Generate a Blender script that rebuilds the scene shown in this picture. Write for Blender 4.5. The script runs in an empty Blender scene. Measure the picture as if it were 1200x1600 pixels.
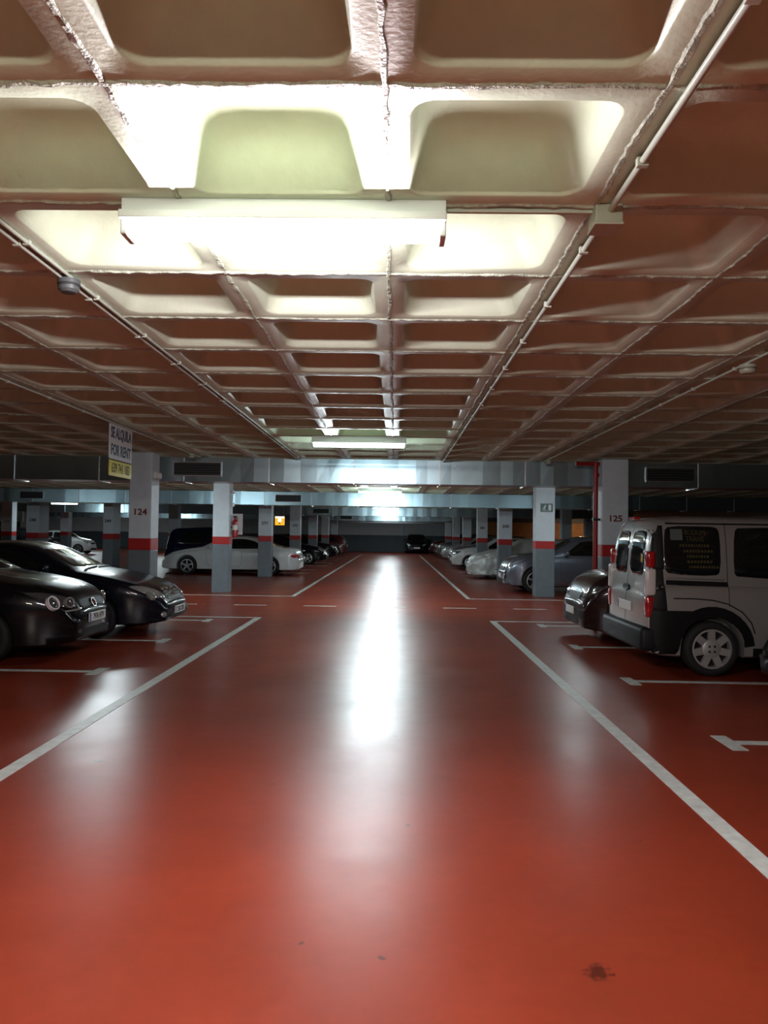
import bpy, bmesh, math, random
import numpy as np
from mathutils import Vector, Matrix, noise
from mathutils.bvhtree import BVHTree

random.seed(7)
PI = math.pi
R = math.radians
scene = bpy.context.scene
C = scene.collection

# ------------------------------------------------------------------ camera, world, exposure
CAM_H = 1.58
cam_d = bpy.data.cameras.new('camera')
cam_d.sensor_fit = 'HORIZONTAL'
cam_d.sensor_width = 36.0
cam_d.lens = 36.0 * 1210 / 1200
cam_d.clip_end = 300
cam = bpy.data.objects.new('camera', cam_d)
C.objects.link(cam)
cam.matrix_world = (Matrix.Translation((0, 0, CAM_H)) @ Matrix.Rotation(R(0.85), 4, 'Z')
                    @ Matrix.Rotation(R(90 + 1.6), 4, 'X') @ Matrix.Rotation(R(0.8), 4, 'Z'))
scene.camera = cam

world = bpy.data.worlds.new('world')
scene.world = world
world.use_nodes = True
world.node_tree.nodes['Background'].inputs[0].default_value = (0.0, 0.0, 0.0, 1)
world.node_tree.nodes['Background'].inputs[1].default_value = 0.0

scene.view_settings.view_transform = 'Standard'
scene.view_settings.look = 'None'
scene.view_settings.exposure = 1.6
scene.view_settings.gamma = 1.0
scene.view_settings.use_curve_mapping = False
scene.cycles.sample_clamp_indirect = 6.0
scene.cycles.max_bounces = 8
scene.cycles.diffuse_bounces = 5
scene.cycles.glossy_bounces = 4

TUBE_POWER = 62.0      # radiance of a fluorescent tube
LEV_NEAR = 2.1         # tubes nearest the viewpoint, raised to brighten the near floor
ZC = 2.90              # underside of the ceiling ribs
CELL = 0.83            # waffle module
RX0, RY0 = -0.05, 3.07 # one rib crossing


# ------------------------------------------------------------------ materials
def mat(name, col, rough=0.5, metal=0.0, spec=0.5, coat=0.0, emit=None, estr=0.0, noise_s=0.0, noise_amt=0.0,
        rough_var=0.0, bump=0.0, bump_s=40.0, coat_rough=0.05, trans=0.0):
    m = bpy.data.materials.new(name)
    m.use_nodes = True
    nt = m.node_tree
    b = nt.nodes['Principled BSDF']
    b.inputs['Base Color'].default_value = (*col, 1)
    b.inputs['Roughness'].default_value = rough
    b.inputs['Metallic'].default_value = metal
    b.inputs['Specular IOR Level'].default_value = spec
    b.inputs['Coat Weight'].default_value = coat
    b.inputs['Coat Roughness'].default_value = coat_rough
    b.inputs['Transmission Weight'].default_value = trans
    if emit:
        b.inputs['Emission Color'].default_value = (*emit, 1)
        b.inputs['Emission Strength'].default_value = estr
    if noise_amt or rough_var or bump:
        tc = nt.nodes.new('ShaderNodeTexCoord')
        nz = nt.nodes.new('ShaderNodeTexNoise')
        nz.inputs['Scale'].default_value = noise_s or 4.0
        nz.inputs['Detail'].default_value = 6
        nt.links.new(tc.outputs['Object'], nz.inputs['Vector'])
        if noise_amt:
            mr = nt.nodes.new('ShaderNodeMapRange')
            mr.inputs[1].default_value = 0.3
            mr.inputs[2].default_value = 0.7
            mr.inputs[3].default_value = 1 - noise_amt
            mr.inputs[4].default_value = 1 + noise_amt * 0.5
            nt.links.new(nz.outputs['Fac'], mr.inputs[0])
            mx = nt.nodes.new('ShaderNodeVectorMath')
            mx.operation = 'SCALE'
            mx.inputs[0].default_value = col
            nt.links.new(mr.outputs[0], mx.inputs['Scale'])
            nt.links.new(mx.outputs[0], b.inputs['Base Color'])
        if rough_var:
            mr2 = nt.nodes.new('ShaderNodeMapRange')
            mr2.inputs[1].default_value = 0.3
            mr2.inputs[2].default_value = 0.7
            mr2.inputs[3].default_value = rough - rough_var
            mr2.inputs[4].default_value = rough + rough_var
            nt.links.new(nz.outputs['Fac'], mr2.inputs[0])
            nt.links.new(mr2.outputs[0], b.inputs['Roughness'])
        if bump:
            n2 = nt.nodes.new('ShaderNodeTexNoise')
            n2.inputs['Scale'].default_value = bump_s
            n2.inputs['Detail'].default_value = 4
            nt.links.new(tc.outputs['Object'], n2.inputs['Vector'])
            bp = nt.nodes.new('ShaderNodeBump')
            bp.inputs['Strength'].default_value = bump
            bp.inputs['Distance'].default_value = 0.01
            nt.links.new(n2.outputs['Fac'], bp.inputs['Height'])
            nt.links.new(bp.outputs[0], b.inputs['Normal'])
    return m


def floor_material():
    m = bpy.data.materials.new('red_epoxy_floor')
    m.use_nodes = True
    nt = m.node_tree
    L = nt.links
    b = nt.nodes['Principled BSDF']
    tc = nt.nodes.new('ShaderNodeTexCoord')

    def nz(scale, detail=5, dist=0.0):
        n = nt.nodes.new('ShaderNodeTexNoise')
        n.inputs['Scale'].default_value = scale
        n.inputs['Detail'].default_value = detail
        n.inputs['Distortion'].default_value = dist
        L.new(tc.outputs['Object'], n.inputs['Vector'])
        return n.outputs['Fac']

    def mrange(src, a, b_, c, d):
        n = nt.nodes.new('ShaderNodeMapRange')
        for i, v in enumerate((a, b_, c, d)):
            n.inputs[i + 1].default_value = v
        L.new(src, n.inputs[0])
        return n.outputs[0]

    def math_(op, a, b_):
        n = nt.nodes.new('ShaderNodeMath')
        n.operation = op
        for i, v in enumerate((a, b_)):
            if isinstance(v, (int, float)):
                n.inputs[i].default_value = v
            else:
                L.new(v, n.inputs[i])
        return n.outputs[0]
    k = math_('MULTIPLY', mrange(nz(1.1), 0.3, 0.7, 0.86, 1.1), mrange(nz(14, 8), 0.3, 0.7, 0.93, 1.05))
    # small dark drips and chips trodden into the paint
    spots = [(0.76, 2.87, 0.045), (-0.34, 3.02, 0.012), (-0.03, 2.93, 0.013), (0.09, 4.25, 0.013), (0.02, 6.1, 0.02),
             (-2.0, 5.3, 0.03), (-0.75, 4.9, 0.012), (1.3, 4.1, 0.012)]
    for (sx, sy, sr) in spots:
        vd = nt.nodes.new('ShaderNodeVectorMath')
        vd.operation = 'DISTANCE'
        L.new(tc.outputs['Object'], vd.inputs[0])
        vd.inputs[1].default_value = (sx, sy, 0)
        dd = math_('ADD', vd.outputs['Value'], mrange(nz(35, 2), 0.3, 0.7, -sr * 0.5, sr * 0.5))
        k = math_('MULTIPLY', k, mrange(dd, sr * 0.7, sr * 1.25, 0.35, 1.0))
    sc = nt.nodes.new('ShaderNodeVectorMath')
    sc.operation = 'SCALE'
    sc.inputs[0].default_value = (0.22, 0.031, 0.012)
    L.new(k, sc.inputs['Scale'])
    L.new(sc.outputs[0], b.inputs['Base Color'])
    r1 = mrange(nz(1.3, 4, 0.3), 0.3, 0.7, 0.288, 0.34)
    r2 = mrange(nz(5, 5, 0.4), 0.3, 0.7, -0.006, 0.022)
    L.new(math_('ADD', r1, r2), b.inputs['Roughness'])
    b.inputs['Specular IOR Level'].default_value = 0.5
    bp = nt.nodes.new('ShaderNodeBump')
    bp.inputs['Strength'].default_value = 0.035
    bp.inputs['Distance'].default_value = 0.01
    L.new(nz(7, 2), bp.inputs['Height'])
    L.new(bp.outputs[0], b.inputs['Normal'])
    return m


M = {}
M['floor'] = floor_material()
M['ceil'] = mat('ceiling_paint', (0.58, 0.675, 0.50), 0.42, noise_s=5, noise_amt=0.10, rough_var=0.08, bump=0.18, bump_s=55)
M['seam'] = mat('ceiling_seam', (0.44, 0.51, 0.39), 0.5, noise_s=30, noise_amt=0.35, bump=0.8, bump_s=90)
M['white_wall'] = mat('white_wall_paint', (0.62, 0.66, 0.68), 0.55, noise_s=1.5, noise_amt=0.08)
M['grey_wall'] = mat('grey_dado_paint', (0.075, 0.095, 0.11), 0.5, noise_s=1.5, noise_amt=0.1)
M['red_band'] = mat('red_band_paint', (0.42, 0.012, 0.012), 0.5, noise_s=8, noise_amt=0.1)
M['col_white'] = mat('column_white', (0.62, 0.72, 0.78), 0.5, noise_s=6, noise_amt=0.07, bump=0.1)
M['col_grey'] = mat('column_grey', (0.15, 0.185, 0.21), 0.45, noise_s=6, noise_amt=0.12, bump=0.1)
M['line'] = mat('white_line_paint', (0.56, 0.62, 0.58), 0.4, noise_s=12, noise_amt=0.22)
M['duct'] = mat('galvanised_steel', (0.40, 0.55, 0.61), 0.30, metal=1.0)
M['duct_dark'] = mat('grille_dark', (0.01, 0.011, 0.012), 0.6)
M['alu'] = mat('aluminium', (0.55, 0.57, 0.58), 0.35, metal=1.0)
M['conduit'] = mat('painted_conduit', (0.50, 0.58, 0.48), 0.4)
M['lamp_white'] = mat('lamp_housing_white', (0.66, 0.72, 0.70), 0.4)
M['tube'] = mat('fluorescent_tube', (0.9, 0.9, 0.9), 0.3, emit=(0.85, 0.97, 1.0), estr=5.0)
M['tube_warm'] = mat('warm_tube', (0.9, 0.9, 0.9), 0.3, emit=(1.0, 0.70, 0.45), estr=3.0)
for m_ in ('tube', 'tube_warm'):
    M[m_].cycles.emission_sampling = 'NONE'
M['plastic_dark'] = mat('dark_plastic', (0.03, 0.035, 0.035), 0.4)
M['plastic_grey'] = mat('grey_plastic', (0.10, 0.12, 0.12), 0.4)
M['plastic_cream'] = mat('cream_plastic', (0.42, 0.47, 0.36), 0.4)
M['red_pipe'] = mat('red_pipe_paint', (0.30, 0.012, 0.010), 0.35)
M['number'] = mat('stencil_red', (0.16, 0.03, 0.02), 0.6)
M['number_dark'] = mat('stencil_dark', (0.05, 0.05, 0.055), 0.6)
M['sign_white'] = mat('sign_white', (0.66, 0.67, 0.68), 0.4)
M['sign_navy'] = mat('sign_navy', (0.015, 0.025, 0.075), 0.4)
M['sign_yellow'] = mat('sign_yellow', (0.70, 0.62, 0.03), 0.4)
M['sign_ink'] = mat('sign_ink', (0.05, 0.05, 0.015), 0.5)
M['sign_green'] = mat('sign_green', (0.006, 0.07, 0.045), 0.4)
M['lit_yellow'] = mat('lit_yellow_sign', (0.8, 0.45, 0.02), 0.4, emit=(1.0, 0.50, 0.03), estr=0.3)
M['lit_white'] = mat('lit_white_panel', (0.9, 0.9, 0.85), 0.4, emit=(1.0, 0.95, 0.8), estr=0.7)
M['tan'] = mat('tan_wall_paint', (0.45, 0.25, 0.11), 0.6, noise_s=3, noise_amt=0.2)
# car materials
M['glass'] = mat('dark_car_glass', (0.006, 0.008, 0.009), 0.04, spec=0.6, coat=0.4)
M['glass_clear'] = mat('grey_car_glass', (0.035, 0.042, 0.045), 0.05, spec=0.7, coat=0.5)
M['tyre'] = mat('tyre_rubber', (0.008, 0.008, 0.009), 0.75)
M['rim'] = mat('silver_rim', (0.55, 0.57, 0.58), 0.3, metal=0.9)
M['hubcap'] = mat('grey_hubcap', (0.36, 0.37, 0.36), 0.4, metal=0.35)
M['under'] = mat('underbody', (0.006, 0.006, 0.007), 0.9)
M['trim'] = mat('black_trim', (0.006, 0.006, 0.007), 0.5, spec=0.2)
M['clad'] = mat('charcoal_bumper', (0.008, 0.010, 0.012), 0.5, spec=0.25)
M['chrome'] = mat('chrome', (0.75, 0.76, 0.77), 0.12, metal=1.0)
M['lamp_clear'] = mat('headlight_lens', (0.42, 0.44, 0.44), 0.08, spec=0.8, coat=0.8, metal=0.5)
M['lamp_dark'] = mat('headlight_housing', (0.05, 0.055, 0.06), 0.08, spec=0.8, coat=0.8)
M['ring_white'] = mat('headlight_ring', (0.85, 0.86, 0.86), 0.25, coat=0.6)
M['tail_red'] = mat('tail_light_red', (0.36, 0.008, 0.010), 0.12, coat=0.8)
M['tail_clear'] = mat('tail_light_clear', (0.62, 0.60, 0.58), 0.12, coat=0.8)
M['plate'] = mat('plate_white', (0.70, 0.71, 0.68), 0.35)
M['plate_blue'] = mat('plate_blue', (0.02, 0.06, 0.35), 0.35)
M['plate_ink'] = mat('plate_ink', (0.03, 0.03, 0.03), 0.5)
M['cover'] = mat('silver_car_cover', (0.58, 0.63, 0.61), 0.42, metal=0.25, bump=0.5, bump_s=6)
M['ext_red'] = mat('extinguisher_red', (0.36, 0.012, 0.012), 0.25, coat=0.5)
M['decal_yellow'] = mat('window_lettering', (0.055, 0.05, 0.010), 0.5)
M['paper'] = mat('grey_paper', (0.09, 0.11, 0.10), 0.6)


def paint(name, col, metal=0.0, rough=0.28):
    return mat(name, col, rough, metal=metal, spec=0.1 if max(col) < 0.05 else 0.4, coat=0.5 if max(col) < 0.05 else 1.0, coat_rough=0.03)


PT = {
    'black': paint('black_paint', (0.0035, 0.004, 0.0055)),
    'ink': paint('blue_black_paint', (0.004, 0.006, 0.012)),
    'white': paint('white_paint', (0.62, 0.66, 0.66)),
    'silver': paint('silver_paint', (0.34, 0.345, 0.33), metal=0.45, rough=0.38),
    'slate': paint('slate_blue_paint', (0.13, 0.15, 0.19), metal=0.5, rough=0.32),
    'maroon': paint('dark_maroon_paint', (0.022, 0.010, 0.009), metal=0.1),
    'navy': paint('navy_paint', (0.006, 0.012, 0.035)),
    'grey': paint('mid_grey_paint', (0.11, 0.12, 0.13), metal=0.4),
    'red': paint('dark_red_paint', (0.06, 0.006, 0.008)),
    'lsilver': paint('light_silver_paint', (0.42, 0.45, 0.46), metal=0.4),
}


# ------------------------------------------------------------------ object helpers
def link(o, parent=None):
    C.objects.link(o)
    if parent is not None:
        o.parent = parent
    return o


def obj(name, data, m=None, parent=None):
    """data: bmesh, mesh or (verts, faces)"""
    if isinstance(data, bmesh.types.BMesh):
        me = bpy.data.meshes.new(name)
        data.to_mesh(me)
        data.free()
    elif isinstance(data, tuple):
        me = bpy.data.meshes.new(name)
        me.from_pydata([tuple(v) for v in data[0]], [], [tuple(f) for f in data[1]])
        me.update()
    else:
        me = data
    if m is not None and len(me.materials) == 0:
        me.materials.append(m)
    return link(bpy.data.objects.new(name, me), parent)


def smooth(o, angle=35):
    o.data.shade_smooth()
    o.data.set_sharp_from_angle(angle=R(angle))
    return o


def tag(o, label=None, cat=None, group=None, kind=None):
    for k, v in (('label', label), ('category', cat), ('group', group), ('kind', kind)):
        if v:
            o[k] = v
    return o


def empty(name, loc=(0, 0, 0), rz=0.0):
    o = bpy.data.objects.new(name, None)
    o.empty_display_size = 0.2
    o.location = loc
    o.rotation_euler = (0, 0, rz)
    return link(o)


def box_bm(x0, x1, y0, y1, z0, z1, bev=0.0, bm=None):
    b2 = bmesh.new()
    vs = [b2.verts.new(p) for p in ((x0, y0, z0), (x1, y0, z0), (x1, y1, z0), (x0, y1, z0),
                                    (x0, y0, z1), (x1, y0, z1), (x1, y1, z1), (x0, y1, z1))]
    for f in ((0, 3, 2, 1), (4, 5, 6, 7), (0, 1, 5, 4), (1, 2, 6, 5), (2, 3, 7, 6), (3, 0, 4, 7)):
        b2.faces.new([vs[i] for i in f])
    if bev > 0:
        bmesh.ops.bevel(b2, geom=list(b2.edges), offset=bev, segments=2, affect='EDGES', profile=0.5)
    if bm is None:
        return b2
    me = bpy.data.meshes.new('tmp')
    b2.to_mesh(me)
    b2.free()
    bm.from_mesh(me)
    bpy.data.meshes.remove(me)
    return bm


def cyl(p0, p1, r, n=12, r2=None, caps=True):
    """tube between two points -> (verts, faces)"""
    p0, p1 = Vector(p0), Vector(p1)
    d = (p1 - p0).normalized()
    a = Vector((0, 0, 1)) if abs(d.z) < 0.9 else Vector((1, 0, 0))
    u = d.cross(a).normalized()
    v = d.cross(u)
    r2 = r if r2 is None else r2
    vs, fs = [], []
    for p, rr in ((p0, r), (p1, r2)):
        for i in range(n):
            t = 2 * PI * i / n
            vs.append(p + (u * math.cos(t) + v * math.sin(t)) * rr)
    for i in range(n):
        j = (i + 1) % n
        fs.append((i, i + n, j + n, j))
    if caps:
        fs.append(tuple(range(n)))
        fs.append(tuple(range(2 * n - 1, n - 1, -1)))
    return vs, fs


def lathe(profile, axis='z', n=24):
    """profile of (radius, height); returns verts, faces"""
    vs, fs = [], []
    for (r, h) in profile:
        for i in range(n):
            t = 2 * PI * i / n
            a, b = r * math.cos(t), r * math.sin(t)
            vs.append((a, b, h) if axis == 'z' else (a, h, b))
    for k in range(len(profile) - 1):
        for i in range(n):
            j = (i + 1) % n
            f = (k * n + i, k * n + j, (k + 1) * n + j, (k + 1) * n + i)
            fs.append(f if axis == 'z' else f[::-1])
    return vs, fs


def join(*parts):
    V, F = [], []
    for vs, fs in parts:
        o = len(V)
        V += [tuple(v) for v in vs]
        F += [tuple(i + o for i in f) for f in fs]
    return V, F


def xform(vf, mtx):
    return [tuple(mtx @ Vector(v)) for v in vf[0]], vf[1]


_txt_cache = {}


def text_mesh(txt, size, mtx, bold=0.0, ext=0.002, sx=1.0, align='CENTER'):
    cu = bpy.data.curves.new('lettering', 'FONT')
    cu.body = txt
    cu.size = size
    cu.align_x = align
    cu.align_y = 'CENTER'
    cu.offset = bold
    cu.extrude = ext
    cu.resolution_u = 3
    t = bpy.data.objects.new('lettering', cu)
    C.objects.link(t)
    dg = bpy.context.evaluated_depsgraph_get()
    me = bpy.data.meshes.new_from_object(t.evaluated_get(dg))
    bpy.data.objects.remove(t)
    bpy.data.curves.remove(cu)
    me.transform(Matrix.Diagonal((sx, 1, 1, 1)))
    me.transform(mtx)
    me.materials.clear()
    return me


FACE_CAM = Matrix.Rotation(R(90), 4, 'X')                      # text plane facing -Y (towards the camera)
FACE_PX = Matrix.Rotation(R(90), 4, 'Z') @ Matrix.Rotation(R(90), 4, 'X')   # facing +X


# ------------------------------------------------------------------ the setting: floor, walls
XL, XR, YB, YF = -31.0, 21.0, -8.0, 68.0
fl = obj('floor', box_bm(XL, XR, YB, YF, -0.2, 0.0), M['floor'])
tag(fl, 'glossy red epoxy garage floor with white painted lines', kind='structure')


def painted(x0, x1, y0, y1, z=0.003):
    return obj('painted_line', box_bm(x0, x1, y0, y1, 0.0, z), M['line'], fl)


painted(-2.555, -2.445, -2.0, 14.32)
painted(1.755, 1.865, -2.0, 14.32)
painted(-12.0, -2.555, 14.22, 14.32)
painted(1.865, 9.0, 14.22, 14.32)
painted(-2.555, -2.455, 19.12, 58.0)
painted(1.775, 1.875, 19.12, 58.0)
painted(-12.0, -2.555, 19.12, 19.22)
painted(1.875, 9.0, 19.12, 19.22)
for k in range(-5, 5):
    x = -1.95 + 1.505 * k
    painted(x, x + 0.70, 16.66, 16.76)
for y in (3.55, 6.08, 8.62, 11.1, 13.7):
    obj('painted_line', box_bm(-8.2, -3.36, y - 0.05, y + 0.05, 0, 0.003), M['line'], fl)
    obj('painted_bay_tick', box_bm(-3.36, -3.24, y - 0.2, y + 0.22, 0, 0.003), M['line'], fl)
for y in (3.55, 6.08, 8.58, 11.15, 13.7):
    obj('painted_line', box_bm(2.66, 7.5, y - 0.05, y + 0.05, 0, 0.003), M['line'], fl)
    obj('painted_bay_tick', box_bm(2.54, 2.66, y - 0.22, y + 0.2, 0, 0.003), M['line'], fl)
for y in (30.2, 32.7, 37.3, 40.6, 44.8, 48.0):
    obj('painted_line', box_bm(-8.2, -3.3, y - 0.05, y + 0.05, 0, 0.003), M['line'], fl)
    obj('painted_line', box_bm(2.66, 7.5, y - 0.05, y + 0.05, 0, 0.003), M['line'], fl)


def wall(name, x0, x1, y0, y1, label, dado=1.44):
    w = obj(name, box_bm(x0, x1, y0, y1, dado, ZC), M['white_wall'])
    tag(w, label, kind='structure')
    e = 0.01
    obj('painted_dado', box_bm(x0 - e, x1 + e, y0 - e, y1 + e, 0, dado), M['grey_wall'], w)
    return w


wf = wall('wall_far', XL, XR, YF, YF + 0.3, 'far garage wall, white above and dark grey below')
wall('wall_left', XL - 0.3, XL, YB, YF, 'left garage wall, white above and dark grey below')
wall('wall_right', XR, XR + 0.3, YB, YF, 'right garage wall, white above and dark grey below')
wall('wall_back', XL, XR, YB - 0.3, YB, 'garage wall behind the viewpoint, white above grey')
# pilaster and tray on the far wall
obj('pilaster', box_bm(0.35, 0.75, YF - 0.25, YF, 1.44, ZC), M['col_white'], wf)
obj('pilaster_base', box_bm(0.34, 0.76, YF - 0.26, YF, 0, 1.44), M['grey_wall'], wf)
obj('ledge', box_bm(-5.0, 4.6, YF - 0.3, YF - 0.02, 2.50, 2.62, 0.01), M['alu'], wf)
obj('ledge_post', box_bm(4.3, 4.45, YF - 0.3, YF - 0.05, 1.44, 2.5), M['col_white'], wf)
# lit side room seen far right between the columns
ws = obj('wall_side_room', box_bm(6.2, 14.4, 52.0, 52.25, 0, 2.45), M['tan'])
tag(ws, 'tan painted wall of the lit side room far right', kind='structure')
obj('door_frame', box_bm(11.35, 11.6, 51.9, 52.0, 0, 2.4, 0.01), M['col_white'], ws)
obj('lintel', box_bm(6.2, 14.4, 51.95, 52.25, 2.45, ZC), M['grey_wall'], ws)
# doorway at the far left
dr = obj('door_1', box_bm(-30.55, -28.3, 58.0, 58.12, 0, 2.1, 0.01), M['plastic_dark'])
tag(dr, 'dark double door with two small panes at the far left', kind='structure')
for xx in (-29.85, -29.05):
    obj('door_pane', box_bm(xx, xx + 0.4, 57.96, 58.0, 1.45, 1.75, 0.01), M['paper'], dr)
obj('door_surround', box_bm(-30.75, -28.1, 57.95, 58.2, 2.1, ZC, 0.01), M['white_wall'], dr)


# ------------------------------------------------------------------ ceiling: waffle slab
def rring(h, r, n_c, z, square=None):
    """rounded-square ring of half size h, corner radius r; square: project onto a square of that half size"""
    pts = []
    for q in range(4):
        cx, cy = ((h - r), (h - r)) if q == 0 else (-(h - r), (h - r)) if q == 1 else (-(h - r), -(h - r)) if q == 2 else ((h - r), -(h - r))
        for i in range(n_c + 1):
            t = PI / 2 * (q + i / n_c)
            x, y = cx + r * math.cos(t), cy + r * math.sin(t)
            if square:
                s = square / max(abs(x), abs(y))
                x, y = x * s, y * s
                if i == 0 or i == n_c:   # keep the straight sides straight
                    pass
            pts.append((x, y, z))
    return pts


def coffer(n_c, rings):
    V, F = [], []
    n = 4 * (n_c + 1)
    h0, r0 = rings[0][0], rings[0][1]
    V += rring(h0, r0, n_c, 0.0, square=CELL / 2)
    for (h, r, z) in rings:
        V += rring(h, r, n_c, z)
    for k in range(len(rings)):
        for i in range(n):
            j = (i + 1) % n
            F.append((k * n + i, (k + 1) * n + i, (k + 1) * n + j, k * n + j))
    F.append(tuple(range(len(V) - 1, len(V) - n - 1, -1)))
    return V, F


# the outer ring misses the corners of the module: fill them by snapping corner samples
def snap_corners(vf, n_c):
    V, F = vf
    n = 4 * (n_c + 1)
    V = [list(v) for v in V]
    for q in range(4):
        mid = q * (n_c + 1) + (n_c // 2)
        V[mid][0] = math.copysign(CELL / 2, V[mid][0])
        V[mid][1] = math.copysign(CELL / 2, V[mid][1])
    return [tuple(v) for v in V], F


FINE = [(0.335, 0.085, 0.0), (0.330, 0.085, 0.006), (0.322, 0.088, 0.025), (0.285, 0.105, 0.130),
        (0.268, 0.112, 0.178), (0.248, 0.115, 0.205), (0.215, 0.11, 0.222), (0.165, 0.09, 0.230)]
ROUGHR = [(0.335, 0.085, 0.0), (0.285, 0.105, 0.13), (0.24, 0.11, 0.22)]
ceil = obj('ceiling', box_bm(XL, XR, YB, YF, ZC + 0.24, ZC + 0.5), M['ceil'])
tag(ceil, 'beige painted waffle slab ceiling with deep square coffers', kind='structure')
cof = bpy.data.meshes.new('coffer')
v_, f_ = snap_corners(coffer(6, FINE), 6)
cof.from_pydata(v_, [], f_)
cof.materials.append(M['ceil'])
cof.shade_smooth()
cof.set_sharp_from_angle(angle=R(50))
cv, cf = snap_corners(coffer(2, ROUGHR), 2)
cv = np.array(cv)
cf_q = [f for f in cf if len(f) == 4]
cf_n = [f for f in cf if len(f) != 4]
far_v, far_f = [], []
nx0, nx1 = int(math.floor((XL - RX0) / CELL)) + 1, int(math.floor((XR - RX0) / CELL)) - 1
ny0, ny1 = int(math.floor((YB - RY0) / CELL)) + 1, int(math.floor((YF - RY0) / CELL)) - 1
count = 0
for j in range(ny0 - 1, ny1 + 2):
    for i in range(nx0 - 1, nx1 + 2):
        cx, cy = RX0 + (i + 0.5) * CELL, RY0 + (j + 0.5) * CELL
        if 1.2 < cy < 13.9 and -0.58 * cy - 0.7 < cx < 0.56 * cy + 0.7:
            o = bpy.data.objects.new('coffer', cof)
            o.location = (cx, cy, ZC)
            link(o, ceil)
            count += 1
        else:
            base = len(far_v) * len(cv)
            far_v.append(cv + np.array((cx, cy, ZC)))
            far_f += [tuple(k + base for k in f) for f in cf]
fm = bpy.data.meshes.new('coffer_field')
fm.from_pydata(np.concatenate(far_v).tolist(), [], far_f)
fm.materials.append(M['ceil'])
cfield = link(bpy.data.objects.new('coffer_field', fm), ceil)
cfield['kind'] = 'stuff'
print('coffers', count)


def seam(axis, c, a, b):
    """ragged cement bead running down the middle of a rib"""
    rng = random.Random(int(c * 1000) + (5 if axis == 'x' else 0))
    V, F = [], []
    n = int((b - a) / 0.035)
    for k in range(n + 1):
        t = a + (b - a) * k / n
        off = 0.004 * math.sin(t * 9) + rng.uniform(-0.003, 0.003)
        w = 0.009 + rng.random() * 0.008
        dz = 0.004 + rng.random() * 0.007
        for (d, z) in ((-w, 0.001), (-w * 0.5, -dz), (w * 0.5, -dz), (w, 0.001)):
            p = (c + off + d, t, ZC + z) if axis == 'y' else (t, c + off + d, ZC + z)
            V.append(p)
        if k:
            o = (k - 1) * 4
            for q in range(3):
                f = (o + q, o + q + 1, o + q + 5, o + q + 4)
                F.append(f if axis == 'x' else f[::-1])
    return obj('rib_seam', (V, F), M['seam'], ceil)


for i in range(-4, 5):
    seam('y', RX0 + i * CELL, 1.2, 13.6)
for j in range(-2, 13):
    seam('x', RY0 + j * CELL, -4.5, 4.3)


# ------------------------------------------------------------------ fluorescent battens
LIGHTS = {}


def tube_lights(level, col):
    """light data shared by all battens of one strength: one strip for each side and one facing down"""
    key = (level, col)
    if key not in LIGHTS:
        out = []
        for (w, k) in ((0.032, 1.0), (0.064, 1.0)):
            d = bpy.data.lights.new('tube_light', 'AREA')
            d.shape = 'RECTANGLE'
            d.size, d.size_y = 1.22, w
            d.energy = TUBE_POWER * level * PI * 1.22 * w * k
            d.color = col
            out.append(d)
        LIGHTS[key] = out
    return LIGHTS[key]


COOL = (0.82, 0.95, 1.0)


def make_lamp(loc, label, level=1.0, col=COOL, tube_mat=None):
    t = empty('fluorescent_lamp', loc)
    tag(t, label, 'ceiling lamp', 'fluorescent ceiling battens')
    for nm, me in LAMP_PARTS:
        o = link(bpy.data.objects.new(nm, me), t)
        if tube_mat and nm == 'tube':
            o.material_slots[0].link = 'OBJECT'
            o.material_slots[0].material = tube_mat
    side, down = tube_lights(level, col)
    for (data, y, z, rx) in ((side, 0.055, -0.128, R(90)), (side, -0.055, -0.128, R(-90)), (down, 0, -0.147, 0)):
        o = link(bpy.data.objects.new('tube_light', data), t)
        o.location = (0, y, z)
        o.rotation_euler = (rx, 0, 0)
    return t


LAMP_PARTS = []


def lamp_part(name, data, m):
    o = obj(name, data, m)
    LAMP_PARTS.append((name, o.data))
    bpy.data.objects.remove(o)


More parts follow.
